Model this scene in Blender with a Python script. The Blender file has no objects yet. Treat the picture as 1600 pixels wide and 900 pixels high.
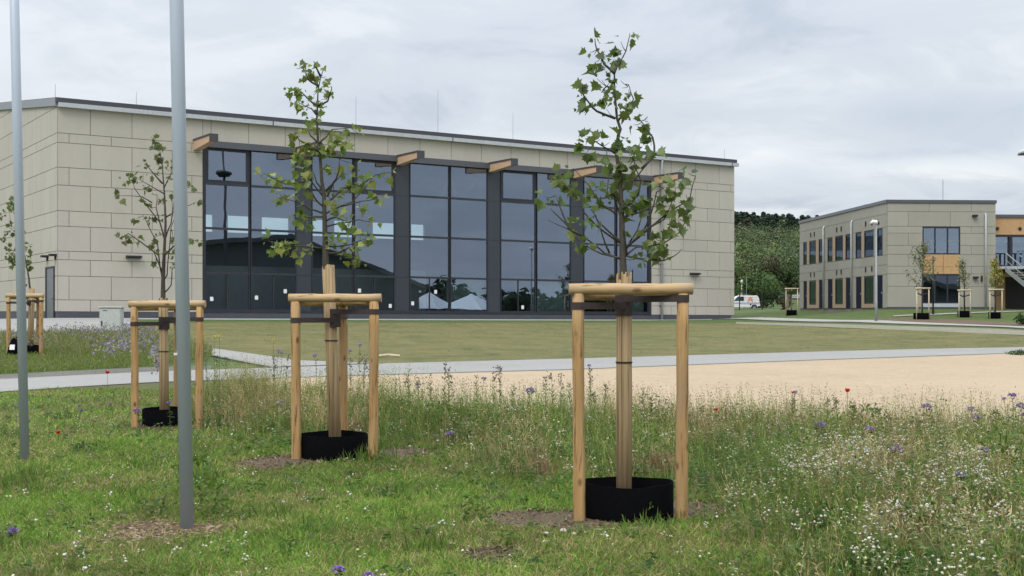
import bpy, math, random
import numpy as np
from mathutils import Vector, Matrix

R = math.radians
rng = np.random.default_rng(11)
random.seed(5)
sc = bpy.context.scene
col = sc.collection

# ------------------------------------------------------------------ camera, world, sun, exposure
EYE, FPX, HZ = 1.6, 2000.0, 487.0
cam_d = bpy.data.cameras.new('camera')
cam = bpy.data.objects.new('camera', cam_d)
col.objects.link(cam)
cam.location = (0, 0, EYE)
cam.rotation_euler = (R(90), 0, 0)
cam_d.sensor_width = 36
cam_d.lens = 36 * FPX / 1600
cam_d.shift_y = (HZ - 450) / 1600
cam_d.clip_start = 0.1
cam_d.clip_end = 4000
sc.camera = cam
sc.render.resolution_x, sc.render.resolution_y = 1024, 576

SUN_EL, SUN_AZ = 52, 205          # azimuth clockwise from +Y (north): behind the camera, a little to the left
world = bpy.data.worlds.new('World')
sc.world = world
world.use_nodes = True
wn, wl = world.node_tree.nodes, world.node_tree.links
wn.clear()


def wnode(t, **kw):
    n = wn.new(t)
    for k, v in kw.items():
        setattr(n, k, v)
    return n


w_out = wnode('ShaderNodeOutputWorld')
w_bg = wnode('ShaderNodeBackground')
w_bg.inputs['Strength'].default_value = 0.1
sky = wnode('ShaderNodeTexSky')
sky.sky_type = 'NISHITA'
sky.sun_disc = False
sky.sun_elevation = R(SUN_EL)
sky.sun_rotation = R(SUN_AZ)
tc = wnode('ShaderNodeTexCoord')
sep = wnode('ShaderNodeSeparateXYZ')
wl.new(tc.outputs['Generated'], sep.inputs[0])


def wmath(op, a, b=None, clamp=False):
    n = wnode('ShaderNodeMath', operation=op)
    n.use_clamp = clamp
    for i, x in enumerate((a, b)):
        if x is None:
            continue
        if isinstance(x, (int, float)):
            n.inputs[i].default_value = x
        else:
            wl.new(x, n.inputs[i])
    return n.outputs[0]


zc = wmath('MAXIMUM', sep.outputs['Z'], 0.0)
den = wmath('ADD', zc, 0.20)
cx_ = wmath('DIVIDE', sep.outputs['X'], den)
cy_ = wmath('DIVIDE', sep.outputs['Y'], den)
comb = wnode('ShaderNodeCombineXYZ')
wl.new(cx_, comb.inputs[0])
wl.new(cy_, comb.inputs[1])
comb.inputs[2].default_value = 3.1


def wnoise(scale, detail, rough, dist, off):
    mp = wnode('ShaderNodeMapping')
    mp.inputs['Location'].default_value = off
    wl.new(comb.outputs[0], mp.inputs['Vector'])
    n = wnode('ShaderNodeTexNoise')
    n.inputs['Scale'].default_value = scale
    n.inputs['Detail'].default_value = detail
    n.inputs['Roughness'].default_value = rough
    n.inputs['Distortion'].default_value = dist
    wl.new(mp.outputs[0], n.inputs['Vector'])
    return n.outputs['Fac']


def wramp(fac, stops):
    n = wnode('ShaderNodeValToRGB')
    cr = n.color_ramp
    cr.interpolation = 'EASE'
    while len(cr.elements) < len(stops):
        cr.elements.new(0.5)
    for e, (p, c) in zip(cr.elements, stops):
        e.position = p
        e.color = (*c, 1)
    wl.new(fac, n.inputs[0])
    return n.outputs[0]


def wmix(fac, a, b, blend='MIX'):
    n = wnode('ShaderNodeMix', data_type='RGBA', blend_type=blend)
    if isinstance(fac, (int, float)):
        n.inputs[0].default_value = fac
    else:
        wl.new(fac, n.inputs[0])
    for i, x in ((6, a), (7, b)):
        if isinstance(x, tuple):
            n.inputs[i].default_value = (*x, 1)
        else:
            wl.new(x, n.inputs[i])
    return n.outputs[2]


n1 = wnoise(0.7, 6, 0.55, 0.4, (2.3, 0.4, 0))
n2 = wnoise(2.6, 7, 0.6, 0.6, (7.1, 3.0, 2))
csum = wmath('ADD', wmath('MULTIPLY', n1, 0.65), wmath('MULTIPLY', n2, 0.35))
cloud = wramp(csum, [(0.36, (5.3, 5.9, 6.8)), (0.46, (6.6, 7.1, 7.75)), (0.55, (7.7, 8.15, 8.65)), (0.64, (9.0, 9.25, 9.4))])
# an overcast sky is about three times as bright overhead as at the horizon
grad = wmath('ADD', wmath('MULTIPLY', wmath('POWER', zc, 2.2), 2.75), 0.95)
gm = wnode('ShaderNodeVectorMath', operation='SCALE')
wl.new(cloud, gm.inputs[0])
wl.new(grad, gm.inputs[3])
yy = wmath('MAXIMUM', sep.outputs['Y'], 0.05)
tx, tz = wmath('DIVIDE', sep.outputs['X'], yy), wmath('DIVIDE', sep.outputs['Z'], yy)


def cloud_spot(base, cx0, cz0, wx, wz, color, amount):
    """one bank of cloud at a bearing and height, its edge broken up by the fine noise"""
    a_ = wmath('DIVIDE', wmath('SUBTRACT', tx, cx0), wx)
    b_ = wmath('DIVIDE', wmath('SUBTRACT', tz, cz0), wz)
    r2 = wmath('ADD', wmath('MULTIPLY', a_, a_), wmath('MULTIPLY', b_, b_))
    f = wmath('ADD', wmath('SUBTRACT', 0.75, r2), wmath('MULTIPLY', wmath('SUBTRACT', n2, 0.5), 4.5), True)
    front = wmath('GREATER_THAN', sep.outputs['Y'], 0.05)
    return wmix(wmath('MULTIPLY', wmath('MULTIPLY', f, amount), front), base, color)


sk = gm.outputs[0]
sk = cloud_spot(sk, .33, .145, .13, .035, (5.3, 6.0, 7.0), .7)
sk = cloud_spot(sk, .10, .155, .10, .028, (6.2, 6.6, 7.3), .5)
sk = cloud_spot(sk, .215, .10, .06, .022, (6.0, 6.7, 7.6), .5)
sk = cloud_spot(sk, .345, .106, .07, .016, (8.7, 9.0, 9.0), .8)
sk = cloud_spot(sk, .20, .078, .06, .008, (8.6, 9.0, 9.2), .7)
skymix = wmix(0.93, sky.outputs[0], sk)
wl.new(skymix, w_bg.inputs['Color'])
wl.new(w_bg.outputs[0], w_out.inputs[0])

sun_d = bpy.data.lights.new('sun', 'SUN')
sun_d.energy = 1.5
sun_d.angle = R(24)
sun_d.color = (1, 0.96, 0.9)
sun = bpy.data.objects.new('sun', sun_d)
col.objects.link(sun)
az = R(SUN_AZ)
sdir = Vector((math.sin(az) * math.cos(R(SUN_EL)), math.cos(az) * math.cos(R(SUN_EL)), math.sin(R(SUN_EL))))
sun.rotation_euler = sdir.to_track_quat('Z', 'Y').to_euler()
sun.location = (0, -20, 60)

sc.view_settings.view_transform = 'Standard'
sc.view_settings.look = 'None'
sc.view_settings.exposure = 0.12
sc.view_settings.gamma = 1
sc.view_settings.use_curve_mapping = False
sc.render.engine = 'CYCLES'
sc.cycles.max_bounces = 8
sc.cycles.transparent_max_bounces = 12
sc.cycles.use_denoising = True


# ------------------------------------------------------------------ tags and geometry helpers
def tag(o, label=None, cat=None, group=None, kind=None):
    for k, v in (('label', label), ('category', cat), ('group', group), ('kind', kind)):
        if v:
            o[k] = v
    return o


def empty(name, loc=(0, 0, 0)):
    o = bpy.data.objects.new(name, None)
    o.empty_display_size = 0.2
    o.location = loc
    col.objects.link(o)
    return o


def origin_of(p):
    v = Vector((0, 0, 0))
    while p is not None:
        v += p.location
        p = p.parent
    return v


class MB:
    """collects shapes, links them as one mesh object"""

    def __init__(self):
        self.v, self.f = [], []

    def add(self, verts, faces):
        n = len(self.v)
        self.v += [tuple(p) for p in verts]
        self.f += [tuple(i + n for i in f) for f in faces]

    def frame_box(self, o, a, b, c):
        o, a, b, c = Vector(o), Vector(a), Vector(b), Vector(c)
        vs = [o, o + a, o + a + b, o + b, o + c, o + a + c, o + a + b + c, o + b + c]
        fs = [(0, 3, 2, 1), (4, 5, 6, 7), (0, 1, 5, 4), (1, 2, 6, 5), (2, 3, 7, 6), (3, 0, 4, 7)]
        if a.cross(b).dot(c) < 0:
            fs = [f[::-1] for f in fs]
        self.add(vs, fs)

    def box(self, x0, x1, y0, y1, z0, z1):
        self.frame_box((x0, y0, z0), (x1 - x0, 0, 0), (0, y1 - y0, 0), (0, 0, z1 - z0))

    def tube(self, pts, rad, n=8, cap=True, rough=0.0, twist=0.0):
        pts = [Vector(p) for p in pts]
        if isinstance(rad, (int, float)):
            rad = [rad] * len(pts)
        prev = None
        rings = []
        for i, p in enumerate(pts):
            t = (pts[min(i + 1, len(pts) - 1)] - pts[max(i - 1, 0)])
            if t.length < 1e-9:
                t = Vector((0, 0, 1))
            t.normalize()
            if prev is None:
                ref = Vector((0, 1, 0)) if abs(t.y) < 0.9 else Vector((1, 0, 0))
                a = t.cross(ref).normalized()
            else:
                a = (prev - t * prev.dot(t)).normalized()
            prev = a
            b = t.cross(a)
            rings.append([p + (a * math.cos(k * 2 * math.pi / n) + b * math.sin(k * 2 * math.pi / n)) * rad[i] * (1 + rough * random.uniform(-1, 1)) for k in range(n)])
        vs = [q for r in rings for q in r]
        fs = []
        for i in range(len(pts) - 1):
            for k in range(n):
                k2 = (k + 1) % n
                fs.append((i * n + k, i * n + k2, (i + 1) * n + k2, (i + 1) * n + k))
        if cap:
            fs.append(tuple(range(n))[::-1])
            fs.append(tuple(range((len(pts) - 1) * n, len(pts) * n)))
        self.add(vs, fs)

    def prism(self, poly, o, a, b, c):
        """poly: 2-D points in axes a, b; extruded by vector c"""
        o, a, b, c = Vector(o), Vector(a), Vector(b), Vector(c)
        n = len(poly)
        lo = [o + a * x + b * y for x, y in poly]
        vs = lo + [p + c for p in lo]
        fs = [tuple(range(n))[::-1], tuple(range(n, 2 * n))]
        for k in range(n):
            k2 = (k + 1) % n
            fs.append((k, k2, n + k2, n + k))
        area = sum(poly[k][0] * poly[(k + 1) % n][1] - poly[(k + 1) % n][0] * poly[k][1] for k in range(n))
        if (a.cross(b).dot(c) < 0) != (area < 0):
            fs = [f[::-1] for f in fs]
        self.add(vs, fs)

    def build(self, name, m, parent=None, smooth=False, bevel=0):
        off = origin_of(parent)
        me = bpy.data.meshes.new(name)
        me.from_pydata([(x - off.x, y - off.y, z - off.z) for x, y, z in self.v], [], self.f)
        if m is not None:
            me.materials.append(m)
        if smooth:
            me.polygons.foreach_set('use_smooth', [True] * len(me.polygons))
        o = bpy.data.objects.new(name, me)
        col.objects.link(o)
        if parent is not None:
            o.parent = parent
        if bevel:
            bv = o.modifiers.new('bevel', 'BEVEL')
            bv.width = bevel
            bv.segments = 2
            bv.limit_method = 'ANGLE'
        return o


def np_object(name, V, faces_by_n, m, colors=None, parent=None, smooth=False):
    """V (n,3); faces_by_n: list of (k,n) index arrays; colors (n,3) -> attribute tint"""
    me = bpy.data.meshes.new(name)
    off = origin_of(parent)
    V = np.asarray(V, dtype=np.float32) - np.array(off, dtype=np.float32)
    me.vertices.add(len(V))
    me.vertices.foreach_set('co', V.ravel())
    loops = np.concatenate([f.ravel() for f in faces_by_n]).astype(np.int32)
    sizes = np.concatenate([np.full(len(f), f.shape[1], np.int32) for f in faces_by_n])
    starts = np.concatenate([[0], np.cumsum(sizes)[:-1]]).astype(np.int32)
    me.loops.add(len(loops))
    me.loops.foreach_set('vertex_index', loops)
    me.polygons.add(len(sizes))
    me.polygons.foreach_set('loop_start', starts)
    me.polygons.foreach_set('loop_total', sizes)
    if smooth:
        me.polygons.foreach_set('use_smooth', np.ones(len(sizes), dtype=bool))
    me.update(calc_edges=True)
    if colors is not None:
        at = me.attributes.new('tint', 'FLOAT_COLOR', 'POINT')
        c4 = np.ones((len(V), 4), np.float32)
        c4[:, :3] = colors
        at.data.foreach_set('color', c4.ravel())
    me.materials.append(m)
    o = bpy.data.objects.new(name, me)
    col.objects.link(o)
    if parent is not None:
        o.parent = parent
    return o


# ------------------------------------------------------------------ materials
def new_mat(name):
    m = bpy.data.materials.new(name)
    m.use_nodes = True
    nt = m.node_tree
    nt.nodes.clear()
    out = nt.nodes.new('ShaderNodeOutputMaterial')
    return m, nt, out


class NT:
    def __init__(self, nt):
        self.nt = nt

    def n(self, t, **kw):
        x = self.nt.nodes.new(t)
        for k, v in kw.items():
            setattr(x, k, v)
        return x

    def link(self, a, b):
        self.nt.links.new(a, b)

    def setin(self, node, key, val):
        if hasattr(val, 'is_linked') or hasattr(val, 'node'):
            self.link(val, node.inputs[key])
        elif isinstance(val, tuple) and len(val) == 3 and node.inputs[key].type == 'RGBA':
            node.inputs[key].default_value = (*val, 1)
        else:
            node.inputs[key].default_value = val

    def pos(self, scale=(1, 1, 1), obj=False):
        if obj:
            v = self.n('ShaderNodeTexCoord').outputs['Object']
        else:
            v = self.n('ShaderNodeNewGeometry').outputs['Position']
        mp = self.n('ShaderNodeMapping')
        mp.inputs['Scale'].default_value = scale
        self.link(v, mp.inputs['Vector'])
        return mp.outputs[0]

    def noise(self, vec, scale, detail=4, rough=0.55, dist=0.0):
        x = self.n('ShaderNodeTexNoise')
        x.inputs['Scale'].default_value = scale
        x.inputs['Detail'].default_value = detail
        x.inputs['Roughness'].default_value = rough
        x.inputs['Distortion'].default_value = dist
        self.link(vec, x.inputs['Vector'])
        return x.outputs['Fac']

    def ramp(self, fac, stops):
        x = self.n('ShaderNodeValToRGB')
        cr = x.color_ramp
        while len(cr.elements) < len(stops):
            cr.elements.new(0.5)
        for e, (p, c) in zip(cr.elements, stops):
            e.position = p
            e.color = (*c, 1) if len(c) == 3 else c
        self.link(fac, x.inputs[0])
        return x.outputs[0]

    def mix(self, fac, a, b, blend='MIX'):
        x = self.n('ShaderNodeMix', data_type='RGBA', blend_type=blend)
        self.setin(x, 0, fac)
        self.setin(x, 6, a)
        self.setin(x, 7, b)
        return x.outputs[2]

    def math(self, op, a, b=None, clamp=False):
        x = self.n('ShaderNodeMath', operation=op)
        x.use_clamp = clamp
        self.setin(x, 0, a)
        if b is not None:
            self.setin(x, 1, b)
        return x.outputs[0]

    def bump(self, h, strength=0.3, dist=0.02):
        x = self.n('ShaderNodeBump')
        x.inputs['Strength'].default_value = strength
        x.inputs['Distance'].default_value = dist
        self.link(h, x.inputs['Height'])
        return x.outputs[0]

    def bsdf(self, color, rough=0.7, metal=0.0, normal=None, spec=0.5):
        x = self.n('ShaderNodeBsdfPrincipled')
        self.setin(x, 'Base Color', color)
        self.setin(x, 'Roughness', rough)
        x.inputs['Metallic'].default_value = metal
        x.inputs['Specular IOR Level'].default_value = spec
        if normal is not None:
            self.link(normal, x.inputs['Normal'])
        return x.outputs[0]


def mat_noise(name, c1, c2, scale=3.0, rough=0.7, metal=0.0, bump=0.0, bscale=None, vscale=(1, 1, 1), spec=0.5, c3=None, obj=False, bdist=0.02, grain=0.35, island=0):
    """surface with two-tone mottling plus a finer grain and optional bump"""
    m, nt, out = new_mat(name)
    g = NT(nt)
    p = g.pos(vscale, obj)
    f = g.noise(p, scale, 6, 0.6)
    c = g.ramp(f, [(0.3, c1), (0.7, c2)] if c3 is None else [(0.28, c1), (0.5, c2), (0.72, c3)])
    fine = g.noise(p, scale * 9, 3, 0.6)
    c = g.mix(grain, c, g.ramp(fine, [(0.3, tuple(x * 0.72 for x in c1)), (0.7, tuple(min(1, x * 1.2) for x in c2))]))
    if island:
        geo = g.n('ShaderNodeNewGeometry')
        c = g.mix(1.0, c, g.ramp(geo.outputs['Random Per Island'], [(0.0, (1 - island,) * 3), (1.0, (1.0, 1.0, 1.0))]), 'MULTIPLY')
        st = g.noise(g.pos((1.6, 1.6, 0.12)), 1.0, 4, 0.6)
        c = g.mix(0.5, c, g.mix(1.0, c, g.ramp(st, [(0.35, (.92, .92, .91)), (0.6, (1, 1, 1))]), 'MULTIPLY'))
    nrm = g.bump(g.noise(p, bscale or scale * 6, 5, 0.65), bump, bdist) if bump else None
    rr = g.math('ADD', g.math('MULTIPLY', f, 0.16), rough - 0.08)
    g.link(g.bsdf(c, rr, metal, nrm, spec), out.inputs[0])
    return m


def mat_flat(name, c, rough=0.6, metal=0.0, spec=0.5):
    k = 0.9
    return mat_noise(name, tuple(x * k for x in c), tuple(min(1, x * 1.06) for x in c), 2.0, rough, metal, spec=spec)


def mat_tint(name, rough=0.6, transl=0.3, spec=0.3):
    m, nt, out = new_mat(name)
    g = NT(nt)
    a = g.n('ShaderNodeAttribute', attribute_name='tint')
    b = g.bsdf(a.outputs['Color'], rough, 0, None, spec)
    if transl:
        t = g.n('ShaderNodeBsdfTranslucent')
        g.link(a.outputs['Color'], t.inputs['Color'])
        mx = g.n('ShaderNodeMixShader')
        mx.inputs[0].default_value = transl
        g.link(b, mx.inputs[1])
        g.link(t.outputs[0], mx.inputs[2])
        b = mx.outputs[0]
    g.link(b, out.inputs[0])
    return m


def mat_leaf(name):
    """upper side green from the tint, underside paler and greyer (a platane leaf)"""
    m, nt, out = new_mat(name)
    g = NT(nt)
    a = g.n('ShaderNodeAttribute', attribute_name='tint')
    geo = g.n('ShaderNodeNewGeometry')
    pale = g.mix(0.55, a.outputs['Color'], (0.20, 0.25, 0.15))
    c = g.mix(geo.outputs['Backfacing'], a.outputs['Color'], pale)
    b = g.bsdf(c, 0.45, 0, None, 0.4)
    t = g.n('ShaderNodeBsdfTranslucent')
    g.link(g.mix(0.5, a.outputs['Color'], (0.16, 0.24, 0.03)), t.inputs['Color'])
    mx = g.n('ShaderNodeMixShader')
    mx.inputs[0].default_value = 0.42
    g.link(b, mx.inputs[1])
    g.link(t.outputs[0], mx.inputs[2])
    g.link(mx.outputs[0], out.inputs[0])
    return m


def mat_wood(name, c1, c2, dark, axis_z=True, knots=True):
    m, nt, out = new_mat(name)
    g = NT(nt)
    p = g.pos((14, 14, 1.1) if axis_z else (1.6, 14, 14), True)
    f = g.noise(p, 1.6, 6, 0.6, 0.4)
    c = g.ramp(f, [(0.3, c1), (0.68, c2)])
    crack = g.noise(g.pos((38, 38, 2.6) if axis_z else (2.6, 38, 38), True), 1.0, 5, 0.62, 0.3)
    c = g.mix(g.ramp(crack, [(0.56, (0, 0, 0)), (0.66, (0.85, 0.85, 0.85))]), c, dark)
    if knots:
        v = g.n('ShaderNodeTexVoronoi')
        v.inputs['Scale'].default_value = 1.0
        g.link(g.pos((9, 9, 4.5) if axis_z else (4.5, 9, 9), True), v.inputs['Vector'])
        c = g.mix(g.ramp(v.outputs['Distance'], [(0.10, (0.85, 0.85, 0.85)), (0.22, (0, 0, 0))]), c, dark)
    nrm = g.bump(f, 0.35, 0.01)
    grey = g.noise(g.pos((5, 5, 1.5) if axis_z else (1.5, 5, 5), True), 1.0, 3, 0.6)
    c = g.mix(g.math('MULTIPLY', g.ramp(grey, [(0.48, (0, 0, 0)), (0.68, (1, 1, 1))]), 0.45), c, tuple(0.5 * x + 0.12 for x in c1))
    g.link(g.bsdf(c, 0.75, 0, nrm, 0.3), out.inputs[0])
    return m


def mat_glass(name, tint=(0.62, 0.70, 0.70), k=2.1, refl=(0.80, 0.87, 1.0)):
    m, nt, out = new_mat(name)
    g = NT(nt)
    nrm = g.bump(g.noise(g.pos((1, 1, 1)), 0.35, 2, 0.5), 0.03, 0.1)
    fr = g.n('ShaderNodeFresnel')
    fr.inputs['IOR'].default_value = 1.52
    fac = g.math('MULTIPLY', fr.outputs[0], k, True)
    tr = g.n('ShaderNodeBsdfTransparent')
    tr.inputs[0].default_value = (*tint, 1)
    gl = g.n('ShaderNodeBsdfGlossy')
    gl.inputs['Color'].default_value = (*refl, 1)
    gl.inputs['Roughness'].default_value = 0.0
    g.link(nrm, gl.inputs['Normal'])
    mx = g.n('ShaderNodeMixShader')
    g.link(fac, mx.inputs[0])
    g.link(tr.outputs[0], mx.inputs[1])
    g.link(gl.outputs[0], mx.inputs[2])
    g.link(mx.outputs[0], out.inputs[0])
    return m


M = {}
M['panel'] = mat_noise('fibre_cement_panel', (0.452, 0.42, 0.36), (0.478, 0.445, 0.383), 0.35, 0.75, grain=0.06, island=.05)
M['panel_back'] = mat_flat('joint_backing', (0.23, 0.21, 0.18), 0.9)
M['panel2'] = mat_noise('school_panel', (0.325, 0.308, 0.262), (0.355, 0.336, 0.288), 0.35, 0.75, grain=0.06, island=.07)
M['plinth'] = mat_noise('plinth_slate', (0.055, 0.06, 0.075), (0.075, 0.08, 0.095), 1.2, 0.7)
M['anth'] = mat_flat('anthracite_metal', (0.055, 0.055, 0.065), 0.45)
M['anth2'] = mat_flat('slate_metal_panel', (0.085, 0.09, 0.105), 0.3)
M['frame'] = mat_flat('dark_window_frame', (0.02, 0.021, 0.03), 0.5)
M['zinc'] = mat_noise('zinc_gutter', (0.42, 0.44, 0.46), (0.5, 0.52, 0.54), 1.0, 0.5, 0.2)
M['barn'] = mat_flat('dark_barn_cladding', (0.085, 0.088, 0.09), 0.8)
M['verge'] = mat_flat('grey_flashing', (0.24, 0.25, 0.27), 0.5)
M['roof'] = mat_noise('roof_membrane', (0.12, 0.12, 0.13), (0.16, 0.16, 0.17), 0.8, 0.8)
M['glulam'] = mat_noise('glulam_wood', (0.46, 0.30, 0.19), (0.56, 0.38, 0.25), 3, 0.6, vscale=(1, 1, 8))
M['glass'] = mat_glass('hall_glass', (0.62, 0.70, 0.72), 6.3, (0.66, 0.79, 1.0))
M['pier'] = mat_flat('dark_facade_panel', (0.04, 0.046, 0.06), 0.35)
M['transom'] = mat_flat('grey_transom', (0.03, 0.033, 0.045), 0.4)
M['glass3'] = mat_glass('school_front_glass', (0.6, 0.65, 0.7), 6.0, (0.72, 0.85, 1.0))
M['glass_back'] = mat_glass('clear_glass', (0.7, 0.82, 0.83), 1.2)
M['glass2'] = mat_glass('school_glass', (0.6, 0.65, 0.7), .4, (0.75, 0.85, 1.0))
M['int_wall'] = mat_flat('interior_wall', (0.42, 0.43, 0.44), 0.8)
M['int_floor'] = mat_flat('interior_floor', (0.2, 0.19, 0.16), 0.5)
M['int_pale'] = mat_flat('interior_pale_board', (0.55, 0.66, 0.60), 0.7)
M['int_white'] = mat_flat('interior_white_paint', (0.7, 0.7, 0.7), 0.7)
M['white'] = mat_flat('white_paint', (0.75, 0.75, 0.74), 0.5)
M['paper'] = mat_flat('white_paper', (0.8, 0.8, 0.78), 0.8)
M['pole'] = mat_noise('brushed_aluminium', (0.41, 0.46, 0.54), (0.46, 0.51, 0.59), 1.2, 0.4, 0.12, vscale=(1, 1, 0.2), grain=0.1)
M['cabinet'] = mat_flat('cabinet_grey', (0.46, 0.47, 0.45), 0.6)
M['black'] = mat_noise('black_plastic_sheet', (0.002, 0.002, 0.0025), (0.0035, 0.0035, 0.004), 4, 0.9, spec=0.03)
M['blackmetal'] = mat_flat('black_metal', (0.012, 0.012, 0.014), 0.5)
M['strap'] = mat_noise('dark_brown_strap', (0.030, 0.020, 0.019), (0.055, 0.038, 0.036), 30, 0.85, bump=0.3)
M['wood'] = mat_wood('peeled_pine_post', (0.33, 0.19, 0.075), (0.47, 0.295, 0.125), (0.085, 0.04, 0.02))
M['wood_rail'] = mat_wood('peeled_pine_rail', (0.40, 0.255, 0.12), (0.54, 0.38, 0.20), (0.14, 0.075, 0.035), False)
M['wood_far'] = mat_noise('pale_stake_wood', (0.44, 0.37, 0.25), (0.54, 0.46, 0.32), 5, 0.7)
M['bark'] = mat_noise('young_bark', (0.034, 0.028, 0.02), (0.075, 0.063, 0.046), 14, 0.8, bump=0.4, vscale=(1, 1, 0.4))
M['leaf'] = mat_leaf('platane_leaf')
M['tint'] = mat_tint('meadow_leaf', 0.6, 0.42)
M['tint_solid'] = mat_tint('petal', 0.6, 0.15)
M['forest'] = mat_tint('forest_leaf', 0.7, 0.2, 0.2)
M['orange'] = mat_noise('ochre_facade_panel', (0.44, 0.26, 0.12), (0.50, 0.31, 0.15), 0.7, 0.6)
M['ochre_trim'] = mat_flat('light_wood_trim', (0.40, 0.29, 0.19), 0.6)
M['navy'] = mat_flat('navy_door', (0.014, 0.016, 0.034), 0.7, spec=0.1)
M['steel'] = mat_flat('galvanised_steel', (0.26, 0.28, 0.28), 0.5, 0.3)
M['bluebar'] = mat_flat('blue_grey_bar', (0.12, 0.17, 0.26), 0.5)
M['dark_int'] = mat_flat('dark_room', (0.025, 0.022, 0.022), 0.8)
M['rubber'] = mat_flat('rubber', (0.015, 0.015, 0.016), 0.8)
M['logo_orange'] = mat_flat('orange_print', (0.75, 0.22, 0.08), 0.5)
M['logo_blue'] = mat_flat('blue_print', (0.07, 0.22, 0.42), 0.5)
M['stone'] = mat_noise('pale_stone', (0.42, 0.38, 0.32), (0.6, 0.56, 0.5), 12, 0.85, bump=0.3)
M['red'] = mat_tint('poppy_petal', 0.5, 0.3)


def mat_reed():
    m, nt, out = new_mat('reed_mat')
    g = NT(nt)
    f = g.noise(g.pos((60, 60, 0.8), True), 1.0, 4, 0.6)
    c = g.ramp(f, [(0.30, (0.05, 0.03, 0.016)), (0.42, (0.29, 0.20, 0.105)), (0.72, (0.46, 0.35, 0.205))])
    g.link(g.bsdf(c, 0.75, 0, g.bump(f, 0.5, 0.01), 0.3), out.inputs[0])
    return m


M['reed'] = mat_reed()


def mat_ground(name, a, b, c, s1, s2, bump=0.3, rough=0.9, spec=0.2, bdist=0.03):
    """ground cover: large patches of a and b broken up by finer specks of c"""
    m, nt, out = new_mat(name)
    g = NT(nt)
    p = g.pos()
    f1 = g.noise(p, s1, 5, 0.62, 0.3)
    f2 = g.noise(p, s2, 6, 0.7)
    base = g.ramp(f1, [(0.33, a), (0.66, b)])
    f3 = g.noise(p, s2 * 4.1, 4, 0.7)
    colr = g.mix(g.ramp(f2, [(0.42, (0, 0, 0)), (0.66, (0.8, 0.8, 0.8))]), base, c)
    colr = g.mix(g.math('MULTIPLY', g.ramp(f3, [(0.3, (1, 1, 1)), (0.6, (0, 0, 0))]), 0.35), colr, tuple(x * 0.5 for x in a))
    g.link(g.bsdf(colr, rough, 0, g.bump(f3, bump, bdist), spec), out.inputs[0])
    return m


M['lawn'] = mat_ground('dry_lawn', (0.070, 0.086, 0.023), (0.145, 0.130, 0.048), (0.18, 0.152, 0.068), 0.45, 1.3, 0.7)
M['green'] = mat_ground('green_grass', (0.05, 0.085, 0.018), (0.075, 0.115, 0.028), (0.11, 0.125, 0.045), 0.12, 0.9, 0.5)
M['meadow_soil'] = mat_ground('meadow_floor', (0.075, 0.085, 0.028), (0.10, 0.115, 0.04), (0.13, 0.11, 0.06), 0.9, 7, 0.5)
M['soil'] = mat_ground('bare_soil', (0.09, 0.060, 0.038), (0.15, 0.105, 0.070), (0.20, 0.15, 0.10), 4, 22, 0.7)
M['path'] = mat_ground('concrete_path', (0.255, 0.25, 0.235), (0.295, 0.29, 0.272), (0.325, 0.315, 0.29), 0.25, 6, 0.15)
M['kerb'] = mat_ground('kerb_concrete', (0.28, 0.272, 0.245), (0.33, 0.32, 0.29), (0.365, 0.35, 0.315), 0.4, 5, 0.2)
M['sand'] = mat_ground('sand_plaza', (0.355, 0.272, 0.178), (0.425, 0.328, 0.22), (0.455, 0.358, 0.248), 0.13, 3.5, 0.4)
M['gravel'] = mat_ground('dark_gravel', (0.10, 0.095, 0.085), (0.15, 0.14, 0.12), (0.2, 0.19, 0.16), 1.5, 9, 0.6)
M['grit'] = mat_ground('weedy_grit', (0.16, 0.155, 0.10), (0.23, 0.22, 0.16), (0.29, 0.27, 0.21), 0.8, 5, 0.6)
M['asphalt'] = mat_ground('road_asphalt', (0.16, 0.16, 0.16), (0.20, 0.20, 0.20), (0.22, 0.22, 0.22), 0.5, 8, 0.2)
M['hill'] = mat_ground('hill_floor', (0.03, 0.045, 0.015), (0.045, 0.06, 0.02), (0.05, 0.07, 0.025), 0.02, 0.2, 0.3)

# ------------------------------------------------------------------ terrain
EX = np.array([0.845, 0.535]) / math.hypot(0.845, 0.535)      # along the hall's front
EN = np.array([-EX[1], EX[0]])                                  # away from the camera, square to it


def pz(px, py, d):
    return Vector(((px - 800) / FPX * d, d, EYE - (py - HZ) / FPX * d))


H1 = 12.0
A3 = pz(90, 497, FPX * H1 / 344)
B3 = pz(1147, 500, FPX * H1 / 250)
UL = (Vector((B3.x, B3.y, 0)) - Vector((A3.x, A3.y, 0))).length
UDIR = (Vector((B3.x, B3.y, 0)) - Vector((A3.x, A3.y, 0))).normalized()
NIN = Vector((-UDIR.y, UDIR.x, 0))                # into the hall
TILT = (B3.z - A3.z) / UL

ctrl = []


def cp(x, y, z):
    ctrl.append((x, y, z))


for x in (-14, -7, -2.5, 0, 2.5, 7, 14):
    for y in (-10, 0, 5, 8, 11):
        cp(x, y, 0)
for x in (-7, -2, 2, 6):
    cp(x, 14.5, 0.03)
for x in (-60, 60):
    for y in (-60, 0):
        cp(x, y, 0)
cp(-0.4, 13.5, 0.04)
cp(*pz(258, 668, 16.8))
for (px, py, h) in ((0, 600, .2), (240, 588, .2), (420, 584, .2), (600, 576, .2), (900, 568, .2), (1280, 555, .2), (1600, 547, .2), (1900, 541, .2), (700, 640, .12), (1100, 650, .12), (1500, 660, .12)):
    cp(*pz(px, py, (EYE - h) * FPX / (py - HZ)))
cp(*pz(41, 556, 36.2))
for t in (0, .2, .4, .6, .8, 1):
    p = A3.lerp(B3, t)
    cp(p.x, p.y, p.z)
    q = p + NIN * 30
    cp(q.x, q.y, p.z)
cp(-33.3, 83.2, 1.18)
cp(-40, 60, 1.0)
cp(-60, 90, 1.3)
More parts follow.
